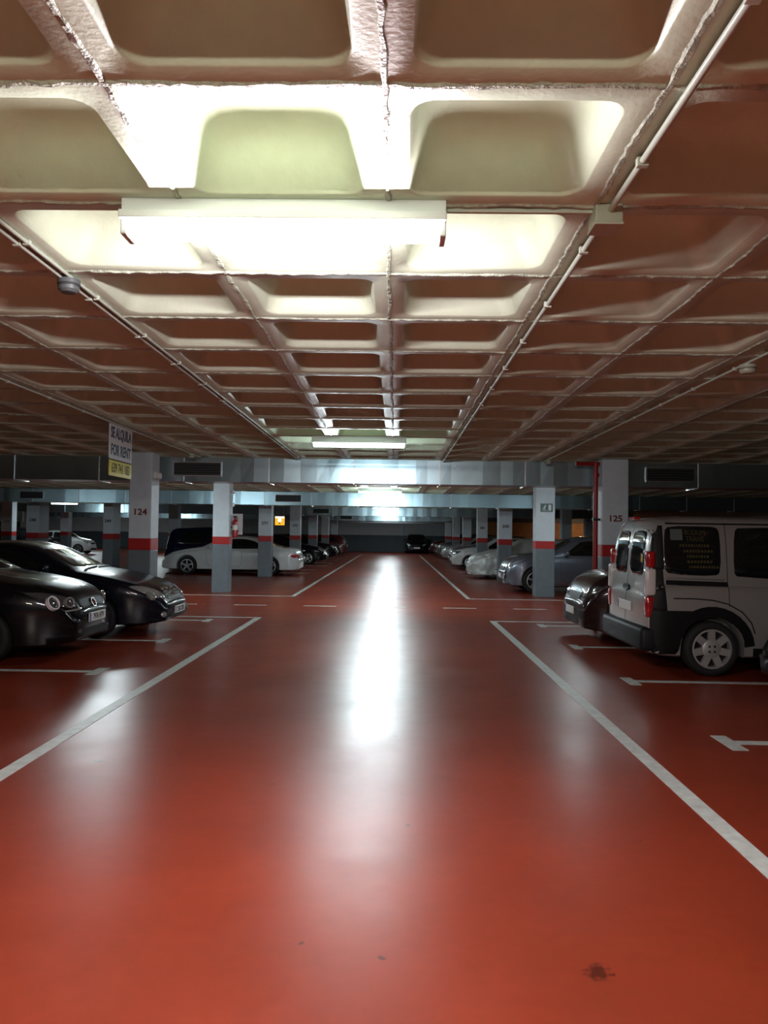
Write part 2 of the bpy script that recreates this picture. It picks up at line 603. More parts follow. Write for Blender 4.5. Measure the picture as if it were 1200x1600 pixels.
lamp_part('housing', box_bm(-0.645, 0.645, -0.05, 0.05, -0.06, 0.0, 0.006), M['lamp_white'])
lamp_part('reflector', box_bm(-0.645, 0.645, -0.085, 0.085, -0.095, -0.06, 0.006), M['lamp_white'])
for s_ in (-1, 1):
    lamp_part('lamp_holder', box_bm(s_ * 0.63 - 0.014, s_ * 0.63 + 0.014, -0.06, 0.06, -0.15, -0.09, 0.006), M['lamp_white'])
    lamp_part('tube', cyl((-0.615, s_ * 0.036, -0.128), (0.615, s_ * 0.036, -0.128), 0.016, 10), M['tube'])
    LAMP_PARTS[-1][1].shade_smooth()
LX = -0.46
for (x, y, lev, lab) in [
    (LX, 3.07, LEV_NEAR, 'nearest lit fluorescent batten on the ceiling, large at top of view'),
    (LX - 0.05, 10.55, 0.55, 'lit fluorescent batten just in front of the first wide metal duct'),
    (LX, 17.20, 1.7, 'lit fluorescent batten over the cross aisle behind the first metal duct'),
    (LX, 22.60, 1.0, 'lit fluorescent batten just in front of the second metal duct'),
    (LX, 30.40, 1.0, 'lit fluorescent batten over the aisle behind the second metal duct'),
    (LX, 36.60, 0.70, 'lit fluorescent batten just in front of the third metal duct'),
    (LX, 45.00, 0.70, 'lit fluorescent batten over the aisle behind the third metal duct'),
    (LX, 52.00, 0.70, 'lit fluorescent batten just in front of the fourth metal duct'),
    (LX, 60.00, 0.70, 'farthest lit fluorescent batten before the far garage wall'),
    
    (-6.50, 17.20, 1.4, 'lit fluorescent batten over the left arm of the cross aisle'),
    (-13.0, 17.20, 0.45, 'hidden fluorescent batten added at the far left to light the columns there'),  # out of sight behind the first duct, added to light the far left columns
    (4.35, 17.20, 0.45, 'dim fluorescent batten over the right arm of the cross aisle'),
    (-15.6, 36.30, 0.70, 'lit fluorescent batten over the left aisle before the third duct'),
    (-15.9, 51.50, 0.70, 'lit fluorescent batten over the left aisle before the fourth duct'),
    (-21.5, 46.00, 0.70, 'lit fluorescent batten above the small white car at far left'),
    (-23.5, 60.00, 0.70, 'lit fluorescent batten near the far left end wall'),
]:
    make_lamp((x, y, ZC), lab, lev, COOL if y > 5 else (1.0, 0.86, 0.93))
make_lamp((LX, -1.91, ZC), 'unseen fluorescent batten behind the viewpoint, placed to brighten the near coffers', 2.9, (1.0, 0.91, 0.78))  # unseen batten, set close behind the viewpoint to brighten near coffers and floor
make_lamp((12.2, 49.6, ZC), 'warm glowing batten in front of the tan wall far right', 0.45, (1.0, 0.62, 0.34), M['tube_warm'])


# ------------------------------------------------------------------ air ducts
def duct_segment(width, height, depth, seed):
    """front face folded into shallow facets, plus flanges"""
    rng = random.Random(seed)
    n = 6
    xs = [0.0]
    for k in range(n):
        xs.append(xs[-1] + width / n * rng.uniform(0.7, 1.3))
    xs = [x * width / xs[-1] for x in xs]
    ys = [0.0] + [rng.uniform(-0.006, 0.006) for _ in range(n - 1)] + [0.0]
    V, F = [], []
    for x, y in zip(xs, ys):
        V += [(x, y, 0.0), (x, y + rng.uniform(-0.002, 0.002), height), (x, depth, height), (x, depth, 0.0)]
    for k in range(n):
        a, b = k * 4, k * 4 + 4
        F += [(a, b, b + 1, a + 1), (a + 1, b + 1, b + 2, a + 2), (a + 2, b + 2, b + 3, a + 3), (a + 3, b + 3, b, a)]
    F += [(0, 1, 2, 3), (n * 4 + 3, n * 4 + 2, n * 4 + 1, n * 4)]
    return V, F


def grille(parent, x0, x1, z0, z1, y):
    g = obj('vent_grille', box_bm(x0, x1, y - 0.012, y + 0.01, z0, z1), M['duct_dark'], parent)
    t = 0.022
    bm = bmesh.new()
    for (a, b, c, d) in ((x0 - t, x1 + t, z1, z1 + t), (x0 - t, x1 + t, z0 - t, z0), (x0 - t, x0, z0, z1), (x1, x1 + t, z0, z1)):
        box_bm(a, b, y - 0.025, y + 0.005, c, d, bm=bm)
    obj('grille_frame', bm, M['alu'], g)
    n = 5
    for k in range(n):
        zz = z0 + (k + 0.5) * (z1 - z0) / n
        s = obj('grille_slat', box_bm(x0, x1, -0.010, 0.010, -0.002, 0.002), M['plastic_grey'], g)
        s.location = (0, y - 0.016, zz)
        s.rotation_euler = (R(40), 0, 0)
    return g


def duct(y, x0, x1, label, grilles, zbot=2.47, depth=0.55, seed=1, phase=0.0):
    d = empty('air_duct', (0, y, zbot))
    tag(d, label, 'air duct', 'galvanised ducts across the ceiling')
    w = 1.53
    x = x0 + phase
    k = 0
    segs = [duct_segment(w - 0.02, ZC - zbot, depth, seed * 10 + q) for q in range(5)]
    meshes = []
    for s in segs:
        me = bpy.data.meshes.new('duct_section')
        me.from_pydata(s[0], [], s[1])
        me.materials.append(M['duct'])
        meshes.append(me)
    fl_me = bpy.data.meshes.new('duct_flange')
    b = box_bm(-0.012, 0.012, -0.018, depth + 0.015, -0.018, ZC - zbot, 0)
    b.to_mesh(fl_me)
    b.free()
    fl_me.materials.append(M['alu'])
    while x < x1:
        o = bpy.data.objects.new('duct_section', meshes[k % 5])
        o.location = (x + 0.01, 0, 0)
        o.rotation_euler = (0, 0, R(random.uniform(-0.35, 0.35)))
        link(o, d)
        f = bpy.data.objects.new('duct_flange', fl_me)
        f.location = (x, 0, 0)
        link(f, d)
        x += w
        k += 1
    for (a, b_) in grilles:
        grille(d, a, b_, 0.11, 0.33, -0.012)
    return d


PH = (-1.33) % 1.53
duct(13.80, -13.0 + 0.01, 11.0, 'nearest wide galvanised duct crossing the ceiling in front of the white columns', [(-3.97, -3.14), (4.45, 5.28)], seed=1)
duct(25.30, -20.0, 11.0, 'second galvanised duct crossing the ceiling behind the cross aisle', [(-3.93, -3.1), (-12.35, -11.6)], seed=2, phase=0.4)
duct(39.50, -24.0, 11.0, 'third galvanised duct crossing the ceiling, lit at the middle', [(-4.2, -3.4)], seed=3, phase=0.9)
duct(55.00, -26.0, 11.0, 'farthest galvanised duct crossing the ceiling before the end wall', [(-3.9, -3.1)], seed=4, phase=0.2)


# ------------------------------------------------------------------ columns
def column(x0, x1, y0, y1, label, number=None, num_mat='number', group='square garage columns', band=True):
    cx = (x0 + x1) / 2
    t = empty('column', (cx, y0, 0))
    tag(t, label, 'column', group)
    w, d = (x1 - x0) / 2, y1 - y0
    obj('upper_shaft', box_bm(-w, w, 0, d, 1.44, ZC - 0.001, 0.012), M['col_white'], t)
    obj('red_band', box_bm(-w - 0.003, w + 0.003, -0.003, d + 0.003, 1.245, 1.445, 0.012), M['red_band'], t)
    obj('grey_base', box_bm(-w, w, 0, d, 0, 1.25, 0.012), M['col_grey'], t)
    if number:
        me = text_mesh(number, 0.145, Matrix.Translation((0.0, -0.003, 1.885)) @ FACE_CAM, bold=0.004, sx=1.12)
        obj('stencil_number', me, M[num_mat], t)
    return t


c124 = column(-4.50, -4.12, 13.0, 13.42, 'square column stencilled 124 behind the black coupe', '124')
c125 = column(3.50, 3.94, 13.15, 13.55, 'square column stencilled 125 behind the silver van', '125')
c340 = column(-4.72, -4.30, 19.95, 20.4, 'white lit column with fire extinguisher beside the white coupe')
cexit = column(3.63, 4.12, 20.05, 20.5, 'white lit column carrying the green exit sign')
c3l = column(-4.82, -4.36, 27.2, 27.65, 'column standing in front of the white coupe rear wheel', '271', 'number_dark')
c3r = column(3.60, 4.07, 27.0, 27.45, 'column wrapped in shiny sheet metal at the top beside the covered car', '200', 'number_dark')
for k, (y, lab) in enumerate([(35.0, 'first'), (42.5, 'second'), (50.0, 'third'), (57.5, 'fourth')]):
    column(-4.78, -4.30, y, y + 0.45, f'{lab} small column after the yellow sign along the left of the aisle', ('272', None, None, None)[k], 'number_dark')
for k, (y, lab) in enumerate([(34.0, 'first'), (41.2, 'second'), (48.4, 'third'), (55.6, 'fourth')]):
    column(3.60, 4.05, y, y + 0.45, f'{lab} small column beyond the covered car along the right of the aisle', ('201', None, None, None)[k], 'number_dark')
column(-13.05, -12.6, 27.2, 28.0, 'column stencilled 248 far left behind the black cars', '248', 'number_dark')
column(-10.32, -9.98, 27.2, 28.0, 'narrow far column below the rental board, left of column 124', '249', 'number_dark')
column(-17.95, -17.45, 35.0, 35.45, 'column at the very left edge of the view', '312', 'number_dark')
column(-18.5, -18.05, 42.5, 43.0, 'column in front of the small white car at far left')
column(7.5, 7.95, 35.0, 35.45, 'dim column seen over the slate crossover roof')
column(10.4, 10.85, 42.5, 42.95, 'dim column in front of the tan wall at far right')
column(-10.3, -9.85, 35.0, 35.45, 'dim column behind the dark navy people carrier')
# shiny sheet-metal collar and drop pipe on the right third column
obj('metal_collar', box_bm(-0.25, 0.25, -0.02, 0.47, 2.50, 2.86, 0.02), M['alu'], c3r)
obj('drop_pipe', cyl((0.05, -0.05, 2.86), (0.05, -0.05, 2.90), 0.05, 12), M['alu'], c3r)

# red sprinkler pipe beside column 125
rp = empty('sprinkler_pipe', (3.41, 13.25, 0))
tag(rp, 'vertical dark red sprinkler pipe left of column 125', 'pipe')
smooth(obj('riser', cyl((0, 0, 0.0), (0, 0, 2.84), 0.042, 14), M['red_pipe'], rp))
smooth(obj('flange_collar', cyl((0, 0, 2.60), (0, 0, 2.66), 0.058, 14), M['red_pipe'], rp))
smooth(obj('branch', cyl((-0.34, 0, 2.82), (0.06, 0, 2.82), 0.036, 12), M['red_pipe'], rp))
for z in (0.95, 1.85):
    obj('wall_clamp', box_bm(-0.05, 0.07, -0.05, 0.05, z, z + 0.04, 0.005), M['plastic_dark'], rp)

# emergency lights on the sides of columns
def emergency(loc, label, s=1.0):
    t = empty('emergency_light', loc)
    tag(t, label, 'lamp', 'emergency lights on columns')
    obj('casing', box_bm(0, 0.055 * s, -0.13 * s, 0.13 * s, -0.06 * s, 0.06 * s, 0.01), M['lamp_white'], t)
    obj('diffuser', box_bm(0.055 * s, 0.075 * s, -0.115 * s, 0.115 * s, -0.045 * s, 0.045 * s, 0.008), M['plate'], t)


emergency((-4.12, 13.2, 2.52), 'white emergency light box on the side of column 124', 1.0)
emergency((-4.30, 20.2, 2.62), 'upper white emergency light box on the lit left column', 0.9)
emergency((-4.30, 20.2, 2.28), 'lower white emergency light box on the lit left column', 0.9)

# fire extinguisher on the lit left column
fe = empty('fire_extinguisher', (-4.19, 20.2, 1.42))
tag(fe, 'red fire extinguisher hung on the side of the lit left column', 'fire extinguisher')
smooth(obj('cylinder', lathe([(0.001, 0), (0.06, 0.0), (0.075, 0.02), (0.075, 0.40), (0.06, 0.45), (0.028, 0.48), (0.028, 0.52), (0.001, 0.52)], n=20), M['ext_red'], fe))
obj('paper_label', cyl((0, 0, 0.20), (0, 0, 0.33), 0.0765, 20, caps=False), M['plate'], fe)
obj('valve_head', box_bm(-0.05, 0.05, -0.015, 0.015, 0.52, 0.57, 0.006), M['plastic_dark'], fe)
smooth(obj('hose', cyl((0.05, 0, 0.54), (0.085, 0, 0.15), 0.012, 8), M['plastic_dark'], fe))
obj('bracket', box_bm(-0.11, -0.06, -0.03, 0.03, 0.25, 0.29), M['plastic_dark'], fe)
sp = obj('extinguisher_sign', box_bm(-4.31, -4.03, 20.37, 20.385, 1.5, 2.05), M['sign_white'])
sp = tag(sp, 'narrow white sign panel behind the fire extinguisher', 'sign')

# green exit sign
ex = empty('exit_sign', (3.90, 20.05, 2.20))
tag(ex, 'green exit sign with running figure on the lit right column', 'sign')
obj('sign_board', box_bm(-0.155, 0.155, -0.018, 0.0, 0, 0.215, 0.004), M['sign_green'], ex)
obj('white_door', box_bm(0.045, 0.115, -0.021, -0.018, 0.045, 0.185), M['sign_white'], ex)


def limb(p, q, w):
    p, q = Vector((p[0], 0, p[1])), Vector((q[0], 0, q[1]))
    d = (q - p).normalized()
    s = Vector((-d.z, 0, d.x)) * w
    return [p + s, p - s, q - s, q + s], [(0, 1, 2, 3)]


fig = join(limb((-0.045, 0.14), (-0.07, 0.095), 0.013), limb((-0.07, 0.095), (-0.04, 0.075), 0.008), limb((-0.04, 0.075), (-0.05, 0.045), 0.007),
           limb((-0.07, 0.095), (-0.095, 0.07), 0.008), limb((-0.095, 0.07), (-0.12, 0.07), 0.007), limb((-0.045, 0.14), (-0.015, 0.115), 0.006),
           limb((-0.05, 0.145), (-0.085, 0.13), 0.006), limb((-0.038, 0.155), (-0.025, 0.175), 0.014))
o = obj('running_figure', xform(fig, Matrix.Translation((0, -0.0205, 0))), M['sign_white'], ex)
obj('baseline_text_bar', box_bm(-0.12, 0.12, -0.020, -0.018, 0.022, 0.032), M['sign_white'], ex)

# hanging yellow sign
ys = empty('hanging_sign', (-4.68, 31.25, 1.86))
tag(ys, 'lit yellow box sign hanging from the ceiling behind a column', 'sign')
obj('sign_box', box_bm(-0.19, 0.19, 0, 0.08, 0, 0.36, 0.01), M['lit_yellow'], ys)
obj('light_strip', box_bm(-0.18, 0.18, -0.006, 0.0, 0.29, 0.35), M['lit_white'], ys)
obj('pictogram_bulb', xform(lathe([(0.001, 0.0), (0.075, 0.0), (0.075, 0.006), (0.001, 0.006)], n=16), Matrix.Translation((0, 0, 0.2)) @ Matrix.Rotation(R(90), 4, 'X')), M['lit_white'], ys)
obj('pictogram_dot', xform(lathe([(0.001, 0.0), (0.03, 0.0), (0.03, 0.008), (0.001, 0.008)], n=12), Matrix.Translation((0, 0, 0.09)) @ Matrix.Rotation(R(90), 4, 'X')), M['sign_ink'], ys)
for s in (-1, 1):
    obj('hanger_rod', cyl((s * 0.15, 0.04, 0.36), (s * 0.15, 0.04, ZC - 1.86), 0.006, 6), M['alu'], ys)

# FOR RENT sign hung along the conduit
rs = empty('rental_sign', (-3.46, 9.25, 2.24))
tag(rs, 'hanging white and yellow rental board near column 124', 'sign')
obj('white_board', box_bm(-0.004, 0.004, 0, 0.80, 0.205, 0.63, 0.001), M['sign_white'], rs)
obj('yellow_board', box_bm(-0.004, 0.004, 0.01, 0.80, 0.0, 0.19, 0.001), M['sign_yellow'], rs)


def sign_text(txt, size, y, z, m, sx, bold, name):
    me = text_mesh(txt, size, Matrix.Translation((0.005, y, z)) @ FACE_PX, bold=bold, ext=0.001, sx=sx)
    obj(name, me, M[m], rs)


sign_text('SE ALQUILA', 0.185, 0.40, 0.525, 'sign_navy', 0.72, 0.006, 'lettering')
sign_text('FOR RENT', 0.185, 0.40, 0.315, 'sign_navy', 0.80, 0.006, 'lettering')
sign_text('639 741 183', 0.165, 0.405, 0.095, 'sign_ink', 0.76, 0.002, 'phone_number')
for yy in (0.06, 0.74):
    obj('hanger_tie', cyl((0, yy, 0.625), (0, yy, 0.637), 0.004, 6), M['plastic_dark'], rs)


# ------------------------------------------------------------------ conduits, boxes, detectors
def conduit(x, y0, y1, r, label, z=None, clips=True):
    z = ZC - r - 0.004 if z is None else z
    t = empty('electrical_conduit', (x, y0, z))
    tag(t, label, 'conduit', 'conduits along the ceiling ribs')
    smooth(obj('pipe', cyl((0, 0, 0), (0, y1 - y0, 0), r, 12), M['conduit'], t))
    y = RY0 - 2 * CELL + 0.41
    while y < y1:
        if y > y0 + 0.1:
            obj('clip', box_bm(-r - 0.008, r + 0.008, y - y0 - 0.012, y - y0 + 0.012, -r - 0.005, r + 0.002, 0.003), M['conduit'], t)
        y += CELL * (1 if y < 8 else 2)
    return t


conduit(0.835, 1.0, 3.036, 0.0125, 'white conduit from the junction box towards the viewpoint', z=ZC - 0.026)
conduit(0.835, 3.164, 13.75, 0.0125, 'white conduit from the junction box away to the first duct', z=ZC - 0.026)
conduit(-1.745, 1.2, 13.75, 0.011, 'white conduit carrying the dark smoke detector left of the nearest lamp')
conduit(-1.70, 1.2, 13.75, 0.009, 'thin white cable pipe beside the conduit left of the nearest lamp')
conduit(-3.46, 3.0, 13.6, 0.010, 'conduit on the far left above the rental board')
conduit(2.60, 2.0, 13.6, 0.010, 'conduit on the far right leading to the white detector')
t = empty('junction_box', (0.83, 3.10, ZC - 0.085))
tag(t, 'cream junction box on the conduit right of the nearest lamp', 'junction box')
obj('casing', box_bm(-0.055, 0.055, -0.06, 0.06, 0.008, 0.085, 0.006), M['plastic_cream'], t)
obj('lid', box_bm(-0.058, 0.058, -0.063, 0.063, 0.0, 0.012, 0.004), M['plastic_cream'], t)
cw = obj('lamp_cable', box_bm(0.18, 0.78, 3.085, 3.105, ZC - 0.022, ZC - 0.004, 0.003), M['conduit'])
tag(cw, 'short white cable trunking from nearest lamp to junction box', 'cable')


def detector(loc, m, label, r=0.05, drop=0.0):
    t = empty('smoke_detector', loc)
    tag(t, label, 'smoke detector', 'smoke detectors')
    smooth(obj('base', lathe([(0.001, 0.0), (r * 1.05, 0.0), (r * 1.05, -0.022), (r * 0.8, -0.028)], n=24), M[m], t))
    smooth(obj('chamber', lathe([(r * 0.8, -0.022), (r * 0.98, -0.032), (r * 0.95, -0.052), (r * 0.7, -0.065), (0.001, -0.068)], n=24), M[m], t))
    obj('vent_ring', cyl((0, 0, -0.030), (0, 0, -0.034), r * 1.0, 24), M['plastic_dark'], t)


detector((-1.72, 3.98, ZC - 0.022), 'plastic_grey', 'dark grey smoke detector on the left conduit', 0.055)
detector((2.62, 5.80, ZC - 0.021), 'plastic_cream', 'white smoke detector on the far right conduit', 0.06)
detector((2.62, 13.3, ZC - 0.021), 'plastic_cream', 'small detector at the duct end of the right conduit', 0.06)
detector((-3.46, 13.0, ZC - 0.021), 'plastic_cream', 'small detector at the duct end of the left conduit', 0.06)
#CARS#
# ------------------------------------------------------------------ cars
def prof(pts, xs, sigma=0.05):
    """smoothed piecewise-linear profile"""
    px = np.array([p[0] for p in pts])
    pz = np.array([p[1] for p in pts])
    step = 0.01
    g = np.arange(px[0] - 0.5, px[-1] + 0.5 + step, step)
    v = np.interp(g, px, pz)
    # keep end slopes when padding
    sl0 = (pz[1] - pz[0]) / (px[1] - px[0])
    sl1 = (pz[-1] - pz[-2]) / (px[-1] - px[-2])
    v = np.where(g < px[0], pz[0] + np.clip(sl0, -3, 3) * (g - px[0]), v)
    v = np.where(g > px[-1], pz[-1] + np.clip(sl1, -3, 3) * (g - px[-1]), v)
    if sigma > 0:
        k = np.arange(-4 * sigma, 4 * sigma + step, step)
        w = np.exp(-0.5 * (k / sigma) ** 2)
        w /= w.sum()
        pad = len(w) // 2
        v = np.convolve(np.pad(v, pad, mode='edge'), w, mode='same')[pad:-pad]
    return np.interp(xs, g, v)


class Shell:
    """lofted car body; x forward, y left, z up; origin on the ground at the centre"""

    def __init__(s, L, W, top, belt, wheels, Rw, sill=0.20, tumble=0.28, inset=0.05, nose=(0.20, 0.65, 2.2), tail=(0.14, 0.5, 2.2),
                 arch_gap=0.045, arches=True, side_mid=0.55, tuck=0.045, crown=0.035, sigma=0.05, lift=(0.04, 0.04), bulge=(0.05, 0.04)):
        h = L / 2
        s.L, s.W, s.Rw, s.wheels = L, W, Rw, wheels
        xs = set(np.round(np.linspace(-h, h, int(L / 0.055)), 4))
        Ra = Rw + arch_gap
        if arches:
            for wx in wheels:
                for t in np.linspace(0, PI, 27):
                    xs.add(round(wx + Ra * math.cos(t), 4))
                xs.add(round(wx + Ra + 0.004, 4))
                xs.add(round(wx - Ra - 0.004, 4))
        for d in (0.004, 0.012, 0.025, 0.04):
            xs.add(round(h - d, 4))
            xs.add(round(-h + d, 4))
        xs = np.array(sorted(x for x in xs if -h <= x <= h))
        zt = prof(top, xs, sigma)
        zb = prof(belt, xs, sigma)
        zt = np.maximum(zt, zb + 0.015)
        V, F = [], []
        rings = []
        for i, x in enumerate(xs):
            d = h - x
            w = W
            if d < nose[1]:
                w = W * (1 - nose[0] * (1 - d / nose[1]) ** nose[2])
            d2 = x + h
            if d2 < tail[1]:
                w = min(w, W * (1 - tail[0] * (1 - d2 / tail[1]) ** tail[2]))
            zs = sill + lift[0] * max(0, 1 - d / 0.35) ** 2 + lift[1] * max(0, 1 - d2 / 0.35) ** 2
            zlow = zs
            if arches:
                for wx in wheels:
                    if abs(x - wx) <= Ra + 1e-6:
                        zlow = max(zlow, Rw + math.sqrt(max(Ra * Ra - (x - wx) ** 2, 0)))
            zbelt, ztop = zb[i], zt[i]
            zlow = min(zlow, zbelt - 0.06)

            def ys(z):
                return w - tuck * ((z - side_mid) / 0.4) ** 2 * (1.0 if z < side_mid else 0.8)
            half = [(0, zs), (w - 0.28, zs), (w - 0.28, zlow), (ys(zlow) - 0.022, zlow), (ys(zlow + 0.018), zlow + 0.018)]
            for t in (0.2, 0.4, 0.6, 0.8, 0.93):
                z = zlow + 0.018 + (zbelt - zlow - 0.018) * t
                half.append((ys(z), z))
            yb = ys(zbelt)
            half.append((yb - 0.012, zbelt))
            hh = ztop - zbelt
            ins = min(inset, hh * 1.5)
            half.append((yb - 0.012 - ins, zbelt + min(0.012, hh * 0.3)))
            we = yb - 0.012 - ins - tumble * hh
            y0, z0 = half[-1]
            edge = min(0.05, hh * 0.35)
            for t in (0.33, 0.66, 1.0):
                bow = 0.02 * math.sin(t * PI) * min(1, hh / 0.3)
                half.append((y0 + (we - y0) * t + bow, z0 + (ztop - edge - z0) * t))
            half.append((we - 0.025 * min(1, hh / 0.2), ztop - edge * 0.38))
            half.append((we - 0.07, ztop - edge * 0.08))
            cr = crown * (0.5 + 0.5 * min(1, hh / 0.3))
            half.append((we * 0.6, ztop + cr * 0.65))
            half.append((we * 0.3, ztop + cr * 0.92))
            half.append((0, ztop + cr))
            ring = [(x, y, z) for (y, z) in half] + [(x, -y, z) for (y, z) in half[-2:0:-1]]
            rings.append(ring)
        n = len(rings[0])
        for r in rings:
            V += r
        for k in range(len(rings) - 1):
            for i in range(n):
                j = (i + 1) % n
                F.append((k * n + i, k * n + j, (k + 1) * n + j, (k + 1) * n + i))

        def cap(ring, base, sgn, blg):
            cz = (min(p[2] for p in ring) + max(p[2] for p in ring)) / 2
            prev = base
            for (sc, bx) in ((0.93, 0.35), (0.80, 0.6), (0.55, 0.85), (0.25, 0.98)):
                o = len(V)
                for p in ring:
                    V.append((p[0] + sgn * blg * bx, p[1] * sc, cz + (p[2] - cz) * sc))
                for i in range(n):
                    j = (i + 1) % n
                    f = (prev + i, prev + j, o + j, o + i)
                    F.append(f if sgn > 0 else f[::-1])
                prev = o
            o = len(V)
            V.append((ring[0][0] + sgn * blg, 0, cz))
            for i in range(n):
                j = (i + 1) % n
                f = (prev + i, prev + j, o)
                F.append(f if sgn > 0 else f[::-1])
        cap(rings[-1], (len(rings) - 1) * n, 1, bulge[0])
        cap(rings[0], 0, -1, bulge[1])
        s.V, s.F = V, F
        s.bvh = BVHTree.FromPolygons([Vector(v) for v in V], F)

    def hit(s, mode, a, b):
        if mode == 'front':
            o, d = Vector((6, a, b)), Vector((-1, 0, 0))
        elif mode == 'rear':
            o, d = Vector((-6, a, b)), Vector((1, 0, 0))
        elif mode == 'left':
            o, d = Vector((a, 3, b)), Vector((0, -1, 0))
        elif mode == 'right':
            o, d = Vector((a, -3, b)), Vector((0, 1, 0))
        else:
            o, d = Vector((a, b, 5)), Vector((0, 0, -1))
        loc, nor, _, _ = s.bvh.ray_cast(o, d)
        if loc is None:
            loc, nor, _, _ = s.bvh.find_nearest(o + d * (6 - s.L / 2 if mode in ('front', 'rear') else 3 - s.W if mode in ('left', 'right') else 4))
        if nor.dot(d) > 0:
            nor = -nor
        return loc, nor

    def patch(s, outline, mode, off=0.004, rnd=2, seg=0.05, sink=0.02):
        """thin curved pad following the body under an outline"""
        pts = [Vector(p) for p in outline]
        for _ in range(rnd):
            q = []
            for i in range(len(pts)):
                a, b = pts[i], pts[(i + 1) % len(pts)]
                l = (b - a).length
                c = min(0.25, 0.06 / l if l > 0 else 0.25) if _ == 0 else 0.25
                q += [a.lerp(b, c), a.lerp(b, 1 - c)]
            pts = q
        q = []
        for i in range(len(pts)):
            a, b = pts[i], pts[(i + 1) % len(pts)]
            k = max(1, int((b - a).length / seg))
            q += [a.lerp(b, j / k) for j in range(k)]
        pts = q
        c = sum(pts, Vector((0, 0))) / len(pts)
        n = len(pts)
        V, F = [], []
        for (sc, of) in ((1.0, -sink), (1.0, off * 0.5), (0.985, off), (0.8, off), (0.6, off), (0.4, off), (0.2, off)):
            for p in pts:
                u = c + (p - c) * sc
                l, nn = s.hit(mode, u.x, u.y)
                V.append(l + nn * of)
        l, nn = s.hit(mode, c.x, c.y)
        V.append(l + nn * off)
        for k in range(6):
            for i in range(n):
                j = (i + 1) % n
                F.append((k * n + i, k * n + j, (k + 1) * n + j, (k + 1) * n + i))
        for i in range(n):
            F.append((6 * n + i, 6 * n + (i + 1) % n, 7 * n))
        return V, F

    def ribbon(s, line, w, mode, off=0.003):
        pts = []
        for i in range(len(line) - 1):
            a, b = Vector(line[i]), Vector(line[i + 1])
            k = max(1, int((b - a).length / 0.06))
            pts += [a.lerp(b, j / k) for j in range(k)]
        pts.append(Vector(line[-1]))
        V, F = [], []
        for i, p in enumerate(pts):
            d = (pts[min(i + 1, len(pts) - 1)] - pts[max(i - 1, 0)]).normalized()
            sd = Vector((-d.y, d.x)) * (w / 2)
            for (q, of) in ((p + sd, -0.004), (p + sd * 0.8, off), (p - sd * 0.8, off), (p - sd, -0.004)):
                l, nn = s.hit(mode, q.x, q.y)
                V.append(l + nn * of)
            if i:
                o = (i - 1) * 4
                for t in range(3):
                    F.append((o + t, o + t + 1, o + t + 5, o + t + 4))
        return V, F


def fix_normals(o):
    bm = bmesh.new()
    bm.from_mesh(o.data)
    bmesh.ops.recalc_face_normals(bm, faces=bm.faces)
    bm.to_mesh(o.data)
    bm.free()
    return o


def wheel_parts(Rw, rim_r, width, style, n):
    """tyre, rim; wheel axis along y, outer side +y"""
    w = width / 2
    ty = lathe([(rim_r, -w + 0.01), (rim_r + 0.02, -w), (Rw - 0.035, -w), (Rw - 0.008, -w + 0.02), (Rw, -w + 0.05), (Rw, w - 0.05),
                (Rw - 0.008, w - 0.02), (Rw - 0.035, w), (rim_r + 0.02, w), (rim_r, w - 0.01), (rim_r - 0.004, w - 0.03)], 'y', 32)
    parts = [lathe([(rim_r - 0.004, w - 0.03), (rim_r + 0.004, w - 0.004), (rim_r - 0.016, w - 0.002), (rim_r - 0.02, w - 0.03), (rim_r - 0.022, w - 0.07)], 'y', 32)]
    hub = rim_r * (0.24 if style == 'alloy' else 0.50)
    parts.append(lathe([(hub, w - 0.06), (hub, w - 0.018), (hub * 0.85, w - 0.008), (0.001, w - 0.006)], 'y', 20))
    for k in range(n):
        a0 = 2 * PI * k / n + PI / 2
        wi, wo = (0.030, 0.022) if style == 'alloy' else (0.042, 0.036)
        wo = wo * rim_r / 0.2
        V = []
        for (r, hw, y1) in ((hub * 0.7, wi, w - 0.018), (rim_r * 0.62, wi * 0.9 if style == 'alloy' else (wi + wo) / 2, w - 0.012), (rim_r - 0.012, wo, w - 0.012)):
            for (tt, yy) in ((-hw, y1), (hw, y1), (hw, y1 - 0.035), (-hw, y1 - 0.035)):
                V.append((r * math.cos(a0) - tt * math.sin(a0), yy, r * math.sin(a0) + tt * math.cos(a0)))
        F = []
        for q in range(2):
            o = q * 4
            for t in range(4):
                u = (t + 1) % 4
                F.append((o + t, o + u, o + 4 + u, o + 4 + t))
        parts.append((V, F))
    disc = lathe([(rim_r - 0.01, -w + 0.02), (rim_r - 0.01, w - 0.085), (0.001, w - 0.085)], 'y', 24)
    return ty, join(*parts), disc


_wheel_cache = {}


